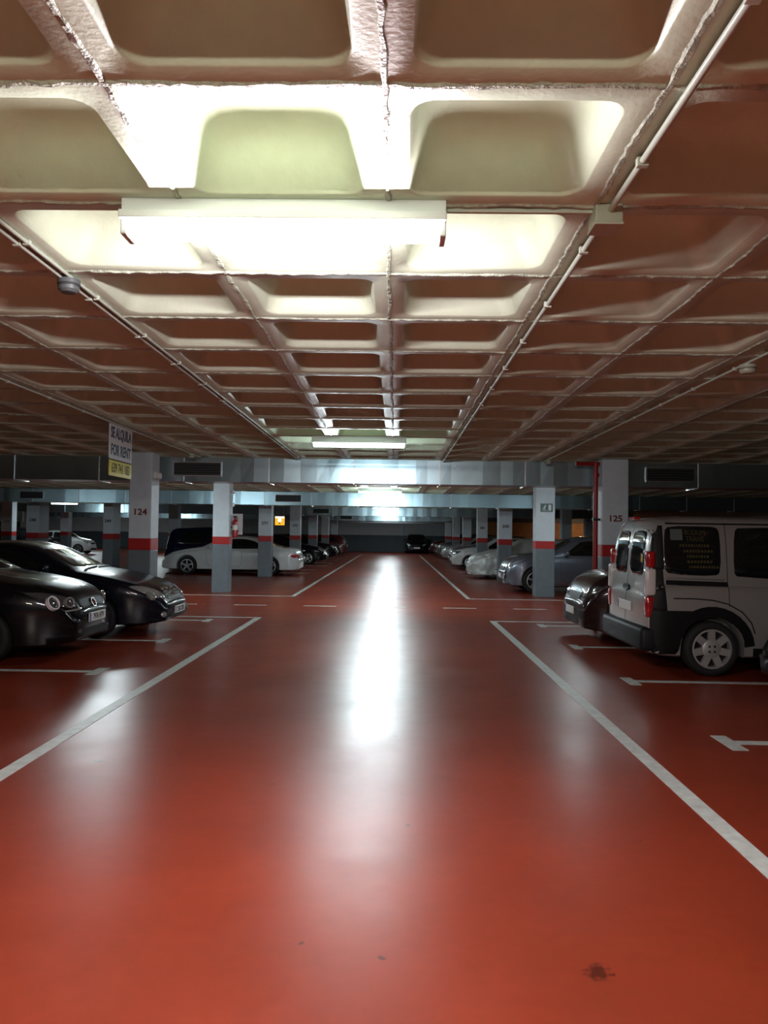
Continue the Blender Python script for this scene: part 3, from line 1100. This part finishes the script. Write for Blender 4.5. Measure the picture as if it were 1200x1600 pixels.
def add_wheels(root, sh, track, width, rim_r, style, n, rim_mat):
    key = (sh.Rw, rim_r, width, style, n, rim_mat.name)
    if key not in _wheel_cache:
        ty, rm, dc = wheel_parts(sh.Rw, rim_r, width, style, n)
        ms = []
        for nm, vf, m in (('wheel', ty, M['tyre']), ('rim', rm, rim_mat), ('brake_disc', dc, M['under'])):
            me = bpy.data.meshes.new(nm)
            me.from_pydata([tuple(v) for v in vf[0]], [], vf[1])
            b = bmesh.new()
            b.from_mesh(me)
            bmesh.ops.recalc_face_normals(b, faces=b.faces)
            b.to_mesh(me)
            b.free()
            me.materials.append(m)
            me.shade_smooth()
            me.set_sharp_from_angle(angle=R(40))
            ms.append(me)
        _wheel_cache[key] = ms
    ty, rm, dc = _wheel_cache[key]
    for wx in sh.wheels:
        for sgn in (1, -1):
            o = link(bpy.data.objects.new('wheel', ty), root)
            o.location = (wx, sgn * (track - width / 2), sh.Rw)
            if sgn < 0:
                o.rotation_euler = (0, 0, PI)
            link(bpy.data.objects.new('rim', rm), o)
            link(bpy.data.objects.new('brake_disc', dc), o)


def plate(root, sh, mode, z, text, w=0.52, h=0.11, ink=True, a=0.0):
    l, nn = sh.hit(mode, a, z)
    sg = 1 if mode == 'front' else -1
    x = l.x + sg * 0.012
    p = obj('license_plate', box_bm(-0.008, 0.008, -w / 2, w / 2, -h / 2, h / 2, 0.003), M['plate'], root)
    p.location = (x, a, z)
    if sg < 0:
        p.rotation_euler = (0, 0, PI)
    obj('blue_strip', box_bm(0.008, 0.0095, -w / 2 + 0.002, -w / 2 + 0.042, -h / 2 + 0.003, h / 2 - 0.003), M['plate_blue'], p)
    if ink:
        me = text_mesh(text, 0.105, Matrix.Translation((0.0095, 0.022, -0.004)) @ FACE_PX, bold=0.002, ext=0.001, sx=0.78)
        obj('plate_characters', me, M['plate_ink'], p)
    return p


def mirror_(pts):
    return [(-a, b) for a, b in pts]


def new_car(name, label, cat, loc, rz, group):
    t = empty(name, loc, rz)
    return tag(t, label, cat, group)


def body_part(root, sh, m):
    o = obj('body', (sh.V, sh.F), m, root)
    fix_normals(o)
    smooth(o, 42)
    return o


def pad(root, sh, name, outline, mode, m, off=0.004, rnd=2, parent=None, sink=0.012):
    o = obj(name, sh.patch(outline, mode, off, rnd, sink=sink), m, parent or root)
    fix_normals(o)
    smooth(o, 40)
    return o


def strip(root, sh, name, line, w, mode, m, off=0.003, parent=None):
    o = obj(name, sh.ribbon(line, w, mode, off), m, parent or root)
    fix_normals(o)
    smooth(o, 40)
    return o


def wing_mirror(root, sh, x, z, m, side):
    l, _ = sh.hit('left' if side > 0 else 'right', x, z)
    o = obj('wing_mirror', box_bm(-0.05, 0.06, -0.10, 0.10, -0.065, 0.075, 0.035), m, root)
    o.location = (x, l.y + side * 0.13, z + 0.02)
    smooth(o, 60)
    a = obj('mirror_arm', box_bm(-0.03, 0.03, -0.10, 0.03, -0.06, -0.02, 0.01), M['trim'], o)
    if side < 0:
        a.scale = (1, -1, 1)


# body profiles: x measured from the middle, given for a half length of 1
def P(pts, L):
    return [(x * L / 2, z) for x, z in pts]


SHAPES = {
    'hatch': dict(
        top=[(-1, .52), (-.985, .92), (-.86, 1.28), (-.72, 1.42), (-.25, 1.48), (.06, 1.42), (.43, 1.03), (.62, .975), (.82, .90), (.93, .82), (.985, .73), (1, .62)],
        belt=[(-1, .45), (-.985, .80), (-.8, .95), (0, .93), (.43, .90), (.75, .82), (.93, .68), (1, .48)],
        win=[[(-.70, .97), (-.30, .96), (-.30, 1.38), (-.52, 1.36)], [(-.27, .96), (.30, .95), (.02, 1.34), (-.27, 1.38)]],
        wind=(1.07, 1.39, .60, .50), rear=(1.02, 1.34, .58, .46)),
    'coupe': dict(
        top=[(-1, .50), (-.985, .86), (-.94, .95), (-.72, .99), (-.42, 1.27), (-.22, 1.36), (-.02, 1.37), (.14, 1.30), (.42, .98), (.65, .90), (.85, .78), (.95, .66), (1, .50)],
        belt=[(-1, .42), (-.985, .74), (-.9, .88), (0, .88), (.42, .86), (.75, .77), (.93, .62), (1, .42)],
        win=[[(-.50, .935), (.31, .915), (.10, 1.21), (-.06, 1.28), (-.24, 1.27), (-.38, 1.18)]], doorx=-.16,
        wind=(1.02, 1.29, .58, .48), rear=(1.03, 1.27, .55, .45)),
    'sedan': dict(
        top=[(-1, .52), (-.985, .90), (-.93, 1.0), (-.70, 1.03), (-.46, 1.33), (-.25, 1.43), (0, 1.43), (.14, 1.36), (.42, 1.02), (.65, .95), (.85, .84), (.95, .70), (1, .52)],
        belt=[(-1, .42), (-.985, .78), (-.9, .93), (0, .92), (.42, .89), (.75, .80), (.93, .66), (1, .42)],
        win=[[(-.52, .98), (-.17, .97), (-.17, 1.36), (-.34, 1.32)], [(-.14, .97), (.32, .955), (.08, 1.29), (-.14, 1.36)]],
        wind=(1.06, 1.34, .58, .48), rear=(1.07, 1.33, .55, .45)),
    'suv': dict(
        top=[(-1, .60), (-.99, 1.02), (-.90, 1.42), (-.80, 1.57), (-.3, 1.63), (.05, 1.57), (.38, 1.16), (.60, 1.10), (.84, 1.02), (.94, .90), (.985, .75), (1, .60)],
        belt=[(-1, .52), (-.99, .90), (-.85, 1.06), (0, 1.04), (.38, 1.02), (.75, .94), (.93, .78), (1, .50)],
        win=[[(-.74, 1.09), (-.32, 1.08), (-.32, 1.52), (-.60, 1.48)], [(-.29, 1.08), (.26, 1.065), (.02, 1.47), (-.29, 1.52)]],
        wind=(1.20, 1.52, .60, .50), rear=(1.14, 1.48, .58, .48)),
    'mpv': dict(
        top=[(-1, .60), (-.99, 1.05), (-.94, 1.52), (-.86, 1.66), (-.3, 1.72), (.10, 1.64), (.55, 1.13), (.70, 1.05), (.88, .95), (.95, .84), (.985, .70), (1, .58)],
        belt=[(-1, .52), (-.99, .92), (-.85, 1.04), (0, 1.02), (.5, .98), (.75, .92), (.93, .74), (1, .48)],
        win=[[(-.80, 1.07), (-.34, 1.06), (-.34, 1.60), (-.72, 1.56)], [(-.31, 1.06), (.38, 1.04), (.10, 1.52), (-.31, 1.60)]],
        wind=(1.17, 1.58, .62, .52), rear=(1.14, 1.56, .60, .52)),
}


def generic_car(name, label, shape, color, loc, rz, L, W=0.88, Rw=0.31, wheels=(-0.60, 0.64), hs=1.0, style=('alloy', 5), plate_txt=None,
                group='parked cars', front='plain', far=False, glass='glass', light='lamp_clear', sill=0.20, nose=(0.20, 0.65, 2.2), plate_z=.46):
    S = SHAPES[shape]
    h = L / 2
    z_ = lambda p: [(x, z * hs) for x, z in p]
    sh = Shell(L, W, P(z_(S['top']), L), P(z_(S['belt']), L), (wheels[0] * h, wheels[1] * h), Rw, sill=sill, nose=nose)
    t = new_car(name, label, 'car', loc, rz, group)
    body_part(t, sh, PT[color])
    obj('underbody', box_bm(-h * 0.86, h * 0.86, -W + 0.3, W - 0.3, 0.17, 0.6), M['under'], t)
    a, b, wb, wt = S['wind']
    a, b = a * hs, b * hs
    pad(t, sh, 'windshield', [(-wb, a), (wb, a), (wt, b), (-wt, b)], 'front', M[glass])
    a, b, wb, wt = S['rear']
    a, b = a * hs, b * hs
    pad(t, sh, 'rear_window', [(-wb, a), (wb, a), (wt, b), (-wt, b)], 'rear', M['glass'])
    for poly in S['win']:
        for md in ('left', 'right'):
            pad(t, sh, 'side_window', [(x * h, z * hs) for x, z in poly], md, M['glass'])
    zf = S['top'][-2][1] * hs
    for sg in (1, -1):
        pad(t, sh, 'headlight', [(sg * (W * .50), zf + .0), (sg * (W * .50), zf - .10), (sg * W * .80, zf - .06), (sg * W * .90, zf + .10), (sg * W * .75, zf + .10)], 'front', M[light], off=0.008)
        zr = S['belt'][1][1] * hs
        pad(t, sh, 'tail_light', [(sg * W * .55, zr - .02), (sg * W * .55, zr - .15), (sg * W * .84, zr - .15), (sg * W * .86, zr - .0)], 'rear', M['tail_red'], off=0.008)
    pad(t, sh, 'grille', [(-.36, zf - .12), (.36, zf - .12), (.42, zf + .0), (-.42, zf + .0)], 'front', M['trim'], off=0.006)
    pad(t, sh, 'bumper_intake', [(-.5, .27), (.5, .27), (.44, .38), (-.44, .38)], 'front', M['trim'], off=0.005)
    plate(t, sh, 'front', plate_z, plate_txt or '', ink=bool(plate_txt))
    plate(t, sh, 'rear', zr - .10, plate_txt or '', ink=False)
    xm = S['win'][-1][1][0] * h - 0.1
    for sg in (1, -1):
        wing_mirror(t, sh, xm, S['win'][-1][1][1] * hs + 0.05, PT[color], sg)
        md = 'left' if sg > 0 else 'right'
        if not far:
            zb = S['win'][-1][0][1] * hs
            xa, xb = S.get('doorx', S['win'][-1][0][0]) * h, S['win'][-1][1][0] * h
            strip(t, sh, 'door_gap', [(xa - .03, zb - .03), (xa - .05, .5), (xa + .05, .30), (xb - .05, .30), (xb + .06, .45), (xb + .08, zb - .05)], 0.008, md, M['trim'], off=0.001)
            strip(t, sh, 'door_handle', [(xa + .05, zb - .13), (xa + .25, zb - .13)], 0.03, md, PT[color] if color != 'white' else M['chrome'], off=0.02)
    add_wheels(t, sh, W - 0.015, 0.205, Rw * 0.68, style[0], style[1], M['rim'])
    return t, sh, h


# --- black hatchback nearest on the left
t, sh, h = generic_car('car', 'black hatchback with ringed round headlight, nearest on the left', 'hatch', 'black', (-5.96, 9.77, 0), 0, 4.30,
                       W=0.89, plate_txt='7976 HTV', light='lamp_dark', nose=(.36, .80, 1.8), plate_z=.50, wheels=(-.60, .56), style=('alloy', 5))
for sg in (1, -1):
    for (yy, rr, m) in ((0.69, 0.084, 'ring_white'), (0.53, 0.062, 'lamp_clear')):
        l, nn = sh.hit('front', sg * yy, 0.70)
        ring = []
        V, F = [], []
        nn = (nn * 0.5 + Vector((1, sg * 0.35, 0)).normalized() * 0.5).normalized()
        q = nn.to_track_quat('Z', 'Y').to_matrix().to_4x4()
        pr = [(rr - .013, -0.03), (rr - .013, .012), (rr - .006, .018), (rr + .004, .014), (rr + .006, -.03)]
        o = obj('headlight_ring', xform(lathe(pr, n=28), Matrix.Translation(l + nn * 0.02) @ q), M[m], t)
        smooth(o)
        o = obj('headlight_lens', xform(lathe([(rr - .014, -0.02), (rr - .014, .004), (rr * .5, .014), (.001, .018)], n=24), Matrix.Translation(l + nn * 0.015) @ q), M['lamp_dark'], t)
        smooth(o)
    strip(t, sh, 'indicator_strip', [(sg * .42, .615), (sg * .62, .60)], 0.022, 'front', M['lamp_clear'], off=0.010)
    pad(t, sh, 'fog_lamp', [(sg * .42, .33), (sg * .42, .38), (sg * .50, .38), (sg * .50, .33)], 'front', M['lamp_dark'], off=0.006)
for k in range(3):
    strip(t, sh, 'grille_slat', [(-.36, .575 + .035 * k), (.36, .575 + .035 * k)], 0.009, 'front', M['trim'], off=0.014)
l, nn = sh.hit('front', 0, 0.66)
o = obj('badge_ring', xform(lathe([(.052, -.01), (.052, .014), (.062, .014), (.062, -.01)], n=24), Matrix.Translation(l + nn * .01) @ nn.to_track_quat('Z', 'Y').to_matrix().to_4x4()), M['chrome'], t)
o = obj('badge_letters', text_mesh('W', .085, Matrix.Translation(l + nn * .02 + Vector((0, 0, -.012))) @ FACE_PX, bold=0.0, ext=.002), M['chrome'], t)
o = obj('badge_letters', text_mesh('V', .06, Matrix.Translation(l + nn * .02 + Vector((0, 0, .025))) @ FACE_PX, bold=0.0, ext=.002), M['chrome'], t)

# --- black coupe behind it
t, sh, h = generic_car('car', 'black coupe with slatted grille parked in front of column 124', 'coupe', 'ink', (-5.68, 12.05, 0), 0, 4.56,
                       W=0.87, plate_txt='2538 CDK', glass='glass_clear', nose=(.30, .85, 1.9), plate_z=.38, wheels=(-.60, .58), style=('alloy', 5), hs=1.0)
for sg in (1, -1):
    for (yy, zz, rr) in ((0.66, .625, .085), (0.49, .60, .065)):
        l, nn = sh.hit('front', sg * yy, zz)
        q = nn.to_track_quat('Z', 'Y').to_matrix().to_4x4()
        o = obj('headlight_lens', xform(lathe([(rr, -.03), (rr, .008), (rr * .8, .02), (rr * .4, .028), (.001, .03)], n=24), Matrix.Translation(l) @ q), M['lamp_clear'], t)
        smooth(o)
    l, nn = sh.hit('front', sg * .60, .34)
    o = obj('fog_lamp', xform(lathe([(.042, -.02), (.042, .006), (.001, .014)], n=16), Matrix.Translation(l) @ nn.to_track_quat('Z', 'Y').to_matrix().to_4x4()), M['lamp_clear'], t)
for k in range(4):
    z = .585 + .038 * k
    w = .30 + .012 * k
    strip(t, sh, 'grille_slat', [(-w, z), (w, z)], 0.014, 'front', M['chrome'], off=0.016)
l, nn = sh.hit('front', 0, 0.64)
q = Matrix.Translation(l + nn * .022) @ nn.to_track_quat('Z', 'Y').to_matrix().to_4x4()
star = [lathe([(.068, -.004), (.068, .008), (.08, .008), (.08, -.004)], n=28)]
for k in range(3):
    a = PI / 2 + k * 2 * PI / 3 + PI / 2
    star.append(([(.014 * math.cos(a + 1.57), .014 * math.sin(a + 1.57), .004), (.07 * math.cos(a), .07 * math.sin(a), .004), (.014 * math.cos(a - 1.57), .014 * math.sin(a - 1.57), .004), (0, 0, .010)], [(0, 1, 3), (1, 2, 3)]))
obj('star_badge', xform(join(*star), q), M['chrome'], t)
strip(t, sh, 'wiper', [(1.06, -.55), (1.00, .05)], 0.025, 'top', M['trim'], off=0.02)
strip(t, sh, 'wiper', [(1.06, .02), (1.00, .55)], 0.025, 'top', M['trim'], off=0.02)
# steering wheel glimpsed through the windshield stays behind the glass line of the dash

# --- white coupe with its tail to the aisle
t, sh, h = generic_car('car', 'white coupe parked tail out behind the lit left column', 'coupe', 'white', (-6.0, 28.95, 0), PI, 5.0,
                       W=0.92, Rw=0.33, wheels=(-.58, .62), hs=1.03, style=('alloy', 5))
for sg in (1, -1):
    pad(t, sh, 'tail_light_wrap', [(-h * .985, .66), (-h * .985, .80), (-h * .86, .80), (-h * .90, .66)], 'left' if sg > 0 else 'right', M['tail_red'], off=0.008)
    strip(t, sh, 'chrome_strip', [(sg * .25, .62), (sg * .68, .60)], 0.03, 'rear', M['chrome'], off=0.01)
    o = obj('exhaust_tip', cyl((-h - .02, sg * .5, .27), (-h + .15, sg * .5, .27), .045, 14), M['chrome'], t)

# --- the other cars of the left row and beyond
generic_car('people_carrier', 'dark navy people carrier parked behind the white coupe', 'mpv', 'navy', (-6.9, 31.6, 0), 0, 4.6, W=0.90, far=True, wheels=(-.60, .62))
generic_car('car', 'black saloon right of the small yellow sign, nose towards the aisle', 'sedan', 'black', (-5.75, 39.2, 0), 0, 4.6, W=0.89, far=True, wheels=(-.58, .62))
generic_car('car', 'black hatchback second after the yellow sign along the left row', 'hatch', 'black', (-5.6, 46.6, 0), 0, 4.2, far=True)
generic_car('car', 'dark red hatchback parked tail out, farthest in the left row', 'hatch', 'red', (-5.45, 55.0, 0), PI, 4.1, far=True)
generic_car('car', 'dark saloon hidden behind the people carrier in the left row', 'sedan', 'black', (-6.3, 37.0 - 2.9, 0), 0, 4.5, W=0.87, far=True)
generic_car('car', 'small white hatchback parked at far left under bright lamps', 'hatch', 'white', (-21.4, 50.0, 0), 0, 3.6, W=0.82, Rw=0.30, hs=1.02, far=True, light='lamp_clear')
generic_car('car', 'dark off-roader beside the small white hatchback at far left', 'suv', 'black', (-22.6, 47.4, 0), 0, 4.4, W=0.90, Rw=0.35, far=True)

# --- right row
t, sh, h = generic_car('car', 'dark maroon off-roader squeezed between the silver van and column 125', 'suv', 'maroon', (4.98, 12.08, 0), PI, 4.4, W=0.89, Rw=0.34,
                       wheels=(-.60, .62), hs=1.0, far=True, light='lamp_dark')
for k in range(3):
    strip(t, sh, 'grille_slat', [(-.38, .66 + .04 * k), (.38, .66 + .04 * k)], 0.014, 'front', M['chrome'] if k == 2 else M['trim'], off=0.012)
for sg in (1, -1):
    strip(t, sh, 'headlight_trim', [(sg * .5, .70), (sg * .74, .74), (sg * .80, .84)], 0.02, 'front', M['chrome'], off=0.016)
pad(t, sh, 'bumper_trim', [(-.7, .36), (.7, .36), (.72, .50), (-.72, .50)], 'front', M['trim'], off=0.004)

t, sh, h = generic_car('car', 'slate blue crossover standing behind the exit sign column', 'suv', 'slate', (5.16, 22.15, 0), PI, 4.22, W=0.90, Rw=0.345,
                       wheels=(-.58, .62), hs=0.97, style=('alloy', 5))
for sg in (1, -1):
    pad(t, sh, 'fog_lamp_surround', [(sg * .56, .36), (sg * .60, .60), (sg * .72, .58), (sg * .74, .38)], 'front', M['trim'], off=0.006)
    pad(t, sh, 'daytime_light', [(sg * .59, .38), (sg * .60, .54), (sg * .64, .54), (sg * .66, .40)], 'front', M['ring_white'], off=0.010)
    strip(t, sh, 'sill_trim', [(-.75, .30), (.75, .27)], 0.05, 'left' if sg > 0 else 'right', M['chrome'], off=0.006)
for k in range(3):
    strip(t, sh, 'grille_slat', [(-.38, .63 + .04 * k), (.38, .63 + .04 * k)], 0.012, 'front', M['chrome'], off=0.012)

generic_car('car', 'white hatchback just beyond the silver covered car', 'hatch', 'white', (4.75, 36.2, 0), PI, 4.2, far=True, light='lamp_dark')
generic_car('car', 'mid grey hatchback after the white hatchback in the right row', 'hatch', 'grey', (4.85, 38.9, 0), PI, 4.2, hs=1.05, far=True)
generic_car('car', 'light silver hatchback deep in the right row', 'hatch', 'lsilver', (4.85, 46.0, 0), PI, 4.1, far=True)
generic_car('car', 'dark off-roader behind the light silver hatchback in the right row', 'suv', 'grey', (4.95, 51.6, 0), PI, 4.3, far=True)
generic_car('car', 'dark red off-roader last in the right row', 'suv', 'red', (4.85, 60.0, 0), PI, 4.3, far=True)
generic_car('car', 'black off-roader facing the viewer against the far wall', 'suv', 'black', (1.75, 64.6, 0), -PI / 2, 4.3, W=0.92, Rw=0.35, far=True, hs=0.95)
generic_car('car', 'black coupe cut off by the right edge of the view', 'coupe', 'black', (5.96, 7.28, 0), PI, 4.5, W=0.84, far=True)

# --- car under a silver cover
S = SHAPES['hatch']
L = 4.2
shc = Shell(L, 0.90, P([(x, z * 0.98 + .02) for x, z in S['top']], L), P(S['belt'], L), (-.6 * L / 2, .6 * L / 2), 0.31, sill=0.14, arches=False, sigma=0.10, tumble=.32, tuck=.03)
cvr = new_car('covered_car', 'car hidden under a wrinkled silver dust cover', 'car', (4.80, 28.75, 0), PI, 'parked cars')
bm = bmesh.new()
vs = [bm.verts.new(v) for v in shc.V]
for f in shc.F:
    try:
        bm.faces.new([vs[i] for i in f])
    except ValueError:
        pass
bmesh.ops.remove_doubles(bm, verts=bm.verts, dist=0.0005)
bmesh.ops.recalc_face_normals(bm, faces=bm.faces)
bm.normal_update()
for v in bm.verts:
    p = v.co.copy()
    low = max(0.0, min(1.0, (1.0 - p.z) / 0.7))
    n1 = noise.noise(Vector((p.x * 1.4 + p.z * 3.2, p.y * 1.6, p.z * 2.0)) * 1.7)
    n2 = abs(noise.noise(Vector((p.x * 2.3 - p.z * 4.5, p.y * 2.1, p.z * 1.1 + 7)) * 1.9))
    n3 = math.sin(p.x * 9 + p.y * 7 + p.z * 3 + 3 * n1)
    d = 0.045 * n1 - 0.11 * n2 * (0.3 + low) + 0.018 * (0.3 + low) * n3
    v.co += v.normal * d
    if p.z < 0.3:
        v.co.z = 0.16 + 0.05 * noise.noise(Vector((p.x * 3, p.y * 3, 1))) if p.z < .2 else v.co.z
o = obj('dust_cover', bm, M['cover'], cvr)
o.data.shade_smooth()
md = o.modifiers.new('smooth', 'SUBSURF')
md.levels = md.render_levels = 1
add_wheels(cvr, shc, 0.80, 0.20, 0.2, 'alloy', 5, M['rim'])
strip(cvr, shc, 'cover_strap', [(1.2, .34), (-1.2, .34)], 0.03, 'left', M['plastic_grey'], off=0.03)

# ------------------------------------------------------------------ silver van
L, W = 4.16, 0.855
vtop = [(-2.08, .62), (-2.075, 1.2), (-2.03, 1.62), (-1.95, 1.785), (-1.6, 1.815), (.2, 1.815), (.55, 1.73), (1.15, 1.16), (1.45, 1.06), (1.85, .92), (2.02, .74), (2.08, .56)]
vbelt = [(-2.08, .56), (-2.075, .98), (-1.9, 1.02), (0, 1.02), (1.1, .98), (1.6, .88), (1.95, .70), (2.08, .46)]
shv = Shell(L, W, vtop, vbelt, (-1.36, 1.30), 0.315, sill=0.22, tumble=0.13, inset=0.02, tail=(0.07, 0.25, 2.5), nose=(.2, .6, 2.2), tuck=0.03, crown=0.03, sigma=0.03, bulge=(.05, .02))
van = new_car('van', 'silver passenger van with black cladding parked tail out on the right', 'van', (4.99, 9.76, 0), 0, 'parked cars')
body_part(van, shv, PT['silver'])
obj('underbody', box_bm(-1.85, 1.8, -W + .3, W - .3, .18, .6), M['under'], van)
for md, sg in (('left', 1), ('right', -1)):
    pad(van, shv, 'side_window', [(-1.89, 1.16), (-1.24, 1.14), (-1.23, 1.68), (-1.30, 1.715), (-1.87, 1.715)], md, M['glass'], off=0.005)
    pad(van, shv, 'side_window', [(-1.10, 1.13), (.20, 1.11), (.18, 1.69), (-1.06, 1.715)], md, M['glass'], off=0.005)
    pad(van, shv, 'side_window', [(.30, 1.06), (1.02, 1.05), (.56, 1.60), (.28, 1.66)], md, M['glass'], off=0.005)
    pad(van, shv, 'corner_pillar_trim', [(-2.06, .74), (-1.87, .74), (-1.90, 1.22), (-2.05, 1.22)], md, M['trim'], off=0.004, rnd=0)
    pad(van, shv, 'corner_pillar_trim', [(-2.045, 1.215), (-1.885, 1.215), (-1.885, 1.72), (-1.985, 1.72)], md, M['trim'], off=0.004, rnd=0)
    pad(van, shv, 'lower_cladding', [(-2.06, .25), (-1.72, .25), (-1.70, .45), (-1.60, .60), (-1.46, .745), (-2.06, .745)], md, M['trim'], off=0.007, rnd=0)
    arch = [(-1.36 + .425 * math.cos(a), .315 + .425 * math.sin(a)) for a in np.linspace(PI * .97, PI * .03, 16)]
    strip(van, shv, 'wheel_arch_trim', arch, 0.125, md, M['trim'], off=0.012)
    arch = [(1.30 + .405 * math.cos(a), .315 + .405 * math.sin(a)) for a in np.linspace(PI * .97, PI * .03, 16)]
    strip(van, shv, 'wheel_arch_trim', arch, 0.075, md, M['trim'], off=0.012)
    strip(van, shv, 'sill_trim', [(-.9, .28), (.88, .28)], 0.11, md, M['trim'], off=0.008)
    strip(van, shv, 'slide_rail', [(-1.87, 1.065), (-1.17, 1.05)], 0.06, md, M['trim'], off=0.006)
    strip(van, shv, 'window_sill_line', [(-1.87, 1.115), (-1.20, 1.10)], 0.016, md, M['alu'], off=0.006)
    crease = [(-1.80, .885), (-1.55, .885), (-1.35, .87), (-1.18, .83), (-1.02, .74), (-.92, .62), (-.88, .50)]
    strip(van, shv, 'body_crease', crease, 0.016, md, M['trim'], off=0.002)
    strip(van, shv, 'door_gap', [(-1.165, 1.76), (-1.165, .80)], 0.009, md, M['trim'], off=0.001)
    strip(van, shv, 'door_gap', [(.25, 1.74), (.25, .32)], 0.009, md, M['trim'], off=0.001)
    strip(van, shv, 'door_handle', [(-.5, .66), (-.1, .66)], 0.04, md, M['trim'], off=0.018)
    strip(van, shv, 'roof_rail', [(-1.85, 1.745), (.35, 1.745)], 0.02, md, M['trim'], off=0.006)
    # tail light column: red, clear, red
    for (z0, z1, m) in ((.66, .90, 'tail_red'), (.91, 1.22, 'tail_clear'), (1.23, 1.42, 'tail_red')):
        dy = 0.03 if z0 < 1.2 else 0.0
        ya, yb_ = sorted((sg * (.655 + dy), sg * (.785 + dy)))
        smooth(obj('tail_light', box_bm(-2.098 + (0 if z0 < 1.2 else .02), -1.985, ya, yb_, z0, z1, .022), M[m], van), 60)
    wing_mirror(van, shv, 1.0, 1.08, M['trim'], sg)
    pad(van, shv, 'headlight', [(sg * .45, .72), (sg * .45, .60), (sg * .76, .62), (sg * .80, .80)], 'front', M['lamp_clear'], off=.008)
pad(van, shv, 'windshield', [(-.66, 1.22), (.66, 1.22), (.58, 1.66), (-.58, 1.66)], 'front', M['glass'])
for sg in (1, -1):
    pad(van, shv, 'rear_window', [(sg * .05, 1.12), (sg * .58, 1.12), (sg * .55, 1.66), (sg * .05, 1.66)], 'rear', M['glass'], off=0.006)
strip(van, shv, 'rear_door_gap', [(0, 1.70), (0, .56)], 0.012, 'rear', M['trim'], off=0.002)
pad(van, shv, 'rear_door_handle', [(-.12, .92), (.12, .92), (.12, 1.0), (-.12, 1.0)], 'rear', M['trim'], off=0.02)
plate(van, shv, 'rear', .74, '', ink=False)
bp = obj('rear_bumper', box_bm(-2.17, -1.86, -.83, .83, .27, .55, .05), M['clad'], van)
smooth(bp, 60)
obj('roof_lamp', box_bm(-2.03, -1.96, -.12, .12, 1.80, 1.83, .005), M['tail_red'], van)
add_wheels(van, shv, W - .012, .19, .222, 'cap', 7, M['hubcap'])
for o in [c for c in van.children if c.name.startswith('wheel') and not c.name.startswith('wheel_arch')]:
    nuts = [lathe([(.012, .085), (.012, .097), (.001, .097)], 'y', 8) for _ in range(4)]
    nuts = [xform(nv, Matrix.Translation((.042 * math.cos(a), 0, .042 * math.sin(a)))) for nv, a in zip(nuts, (.78, 2.36, 3.93, 5.5))]
    for nv in nuts:
        obj('wheel_nut', nv, M['trim'], o)
# lettering and papers on the near rear side window
l, nn = shv.hit('right', -1.3, 1.4)
base = Matrix.Translation((0, l.y - .010, 0))
for (x, z, s, txt) in ((-1.52, 1.640, .085, 'BODUM'), (-1.52, 1.565, .085, 'TRANS')):
    l, nn = shv.hit('right', x, z)
    obj('window_lettering', text_mesh(txt, s, Matrix.Translation((x, l.y - .009, z)) @ Matrix.Rotation(R(-7), 4, 'X') @ FACE_CAM, ext=.0008, sx=.8), M['decal_yellow'], van)
rng = random.Random(3)
for (x0, x1, z) in ((-1.70, -1.36, 1.490), (-1.66, -1.34, 1.425), (-1.62, -1.38, 1.365), (-1.62, -1.34, 1.305), (-1.60, -1.28, 1.245)):
    x = x0                      # lines of lettering too blurred to read
    while x < x1:
        w_ = rng.uniform(.012, .03)
        strip(van, shv, 'window_lettering', [(x, z), (x + w_, z)], 0.035, 'right', M['decal_yellow'], off=0.008)
        x += w_ + .012
l, nn = shv.hit('right', -1.72, 1.6)
pad(van, shv, 'paper_notice', [(-1.80, 1.55), (-1.66, 1.55), (-1.66, 1.68), (-1.80, 1.68)], 'right', M['paper'], off=0.008, rnd=0)
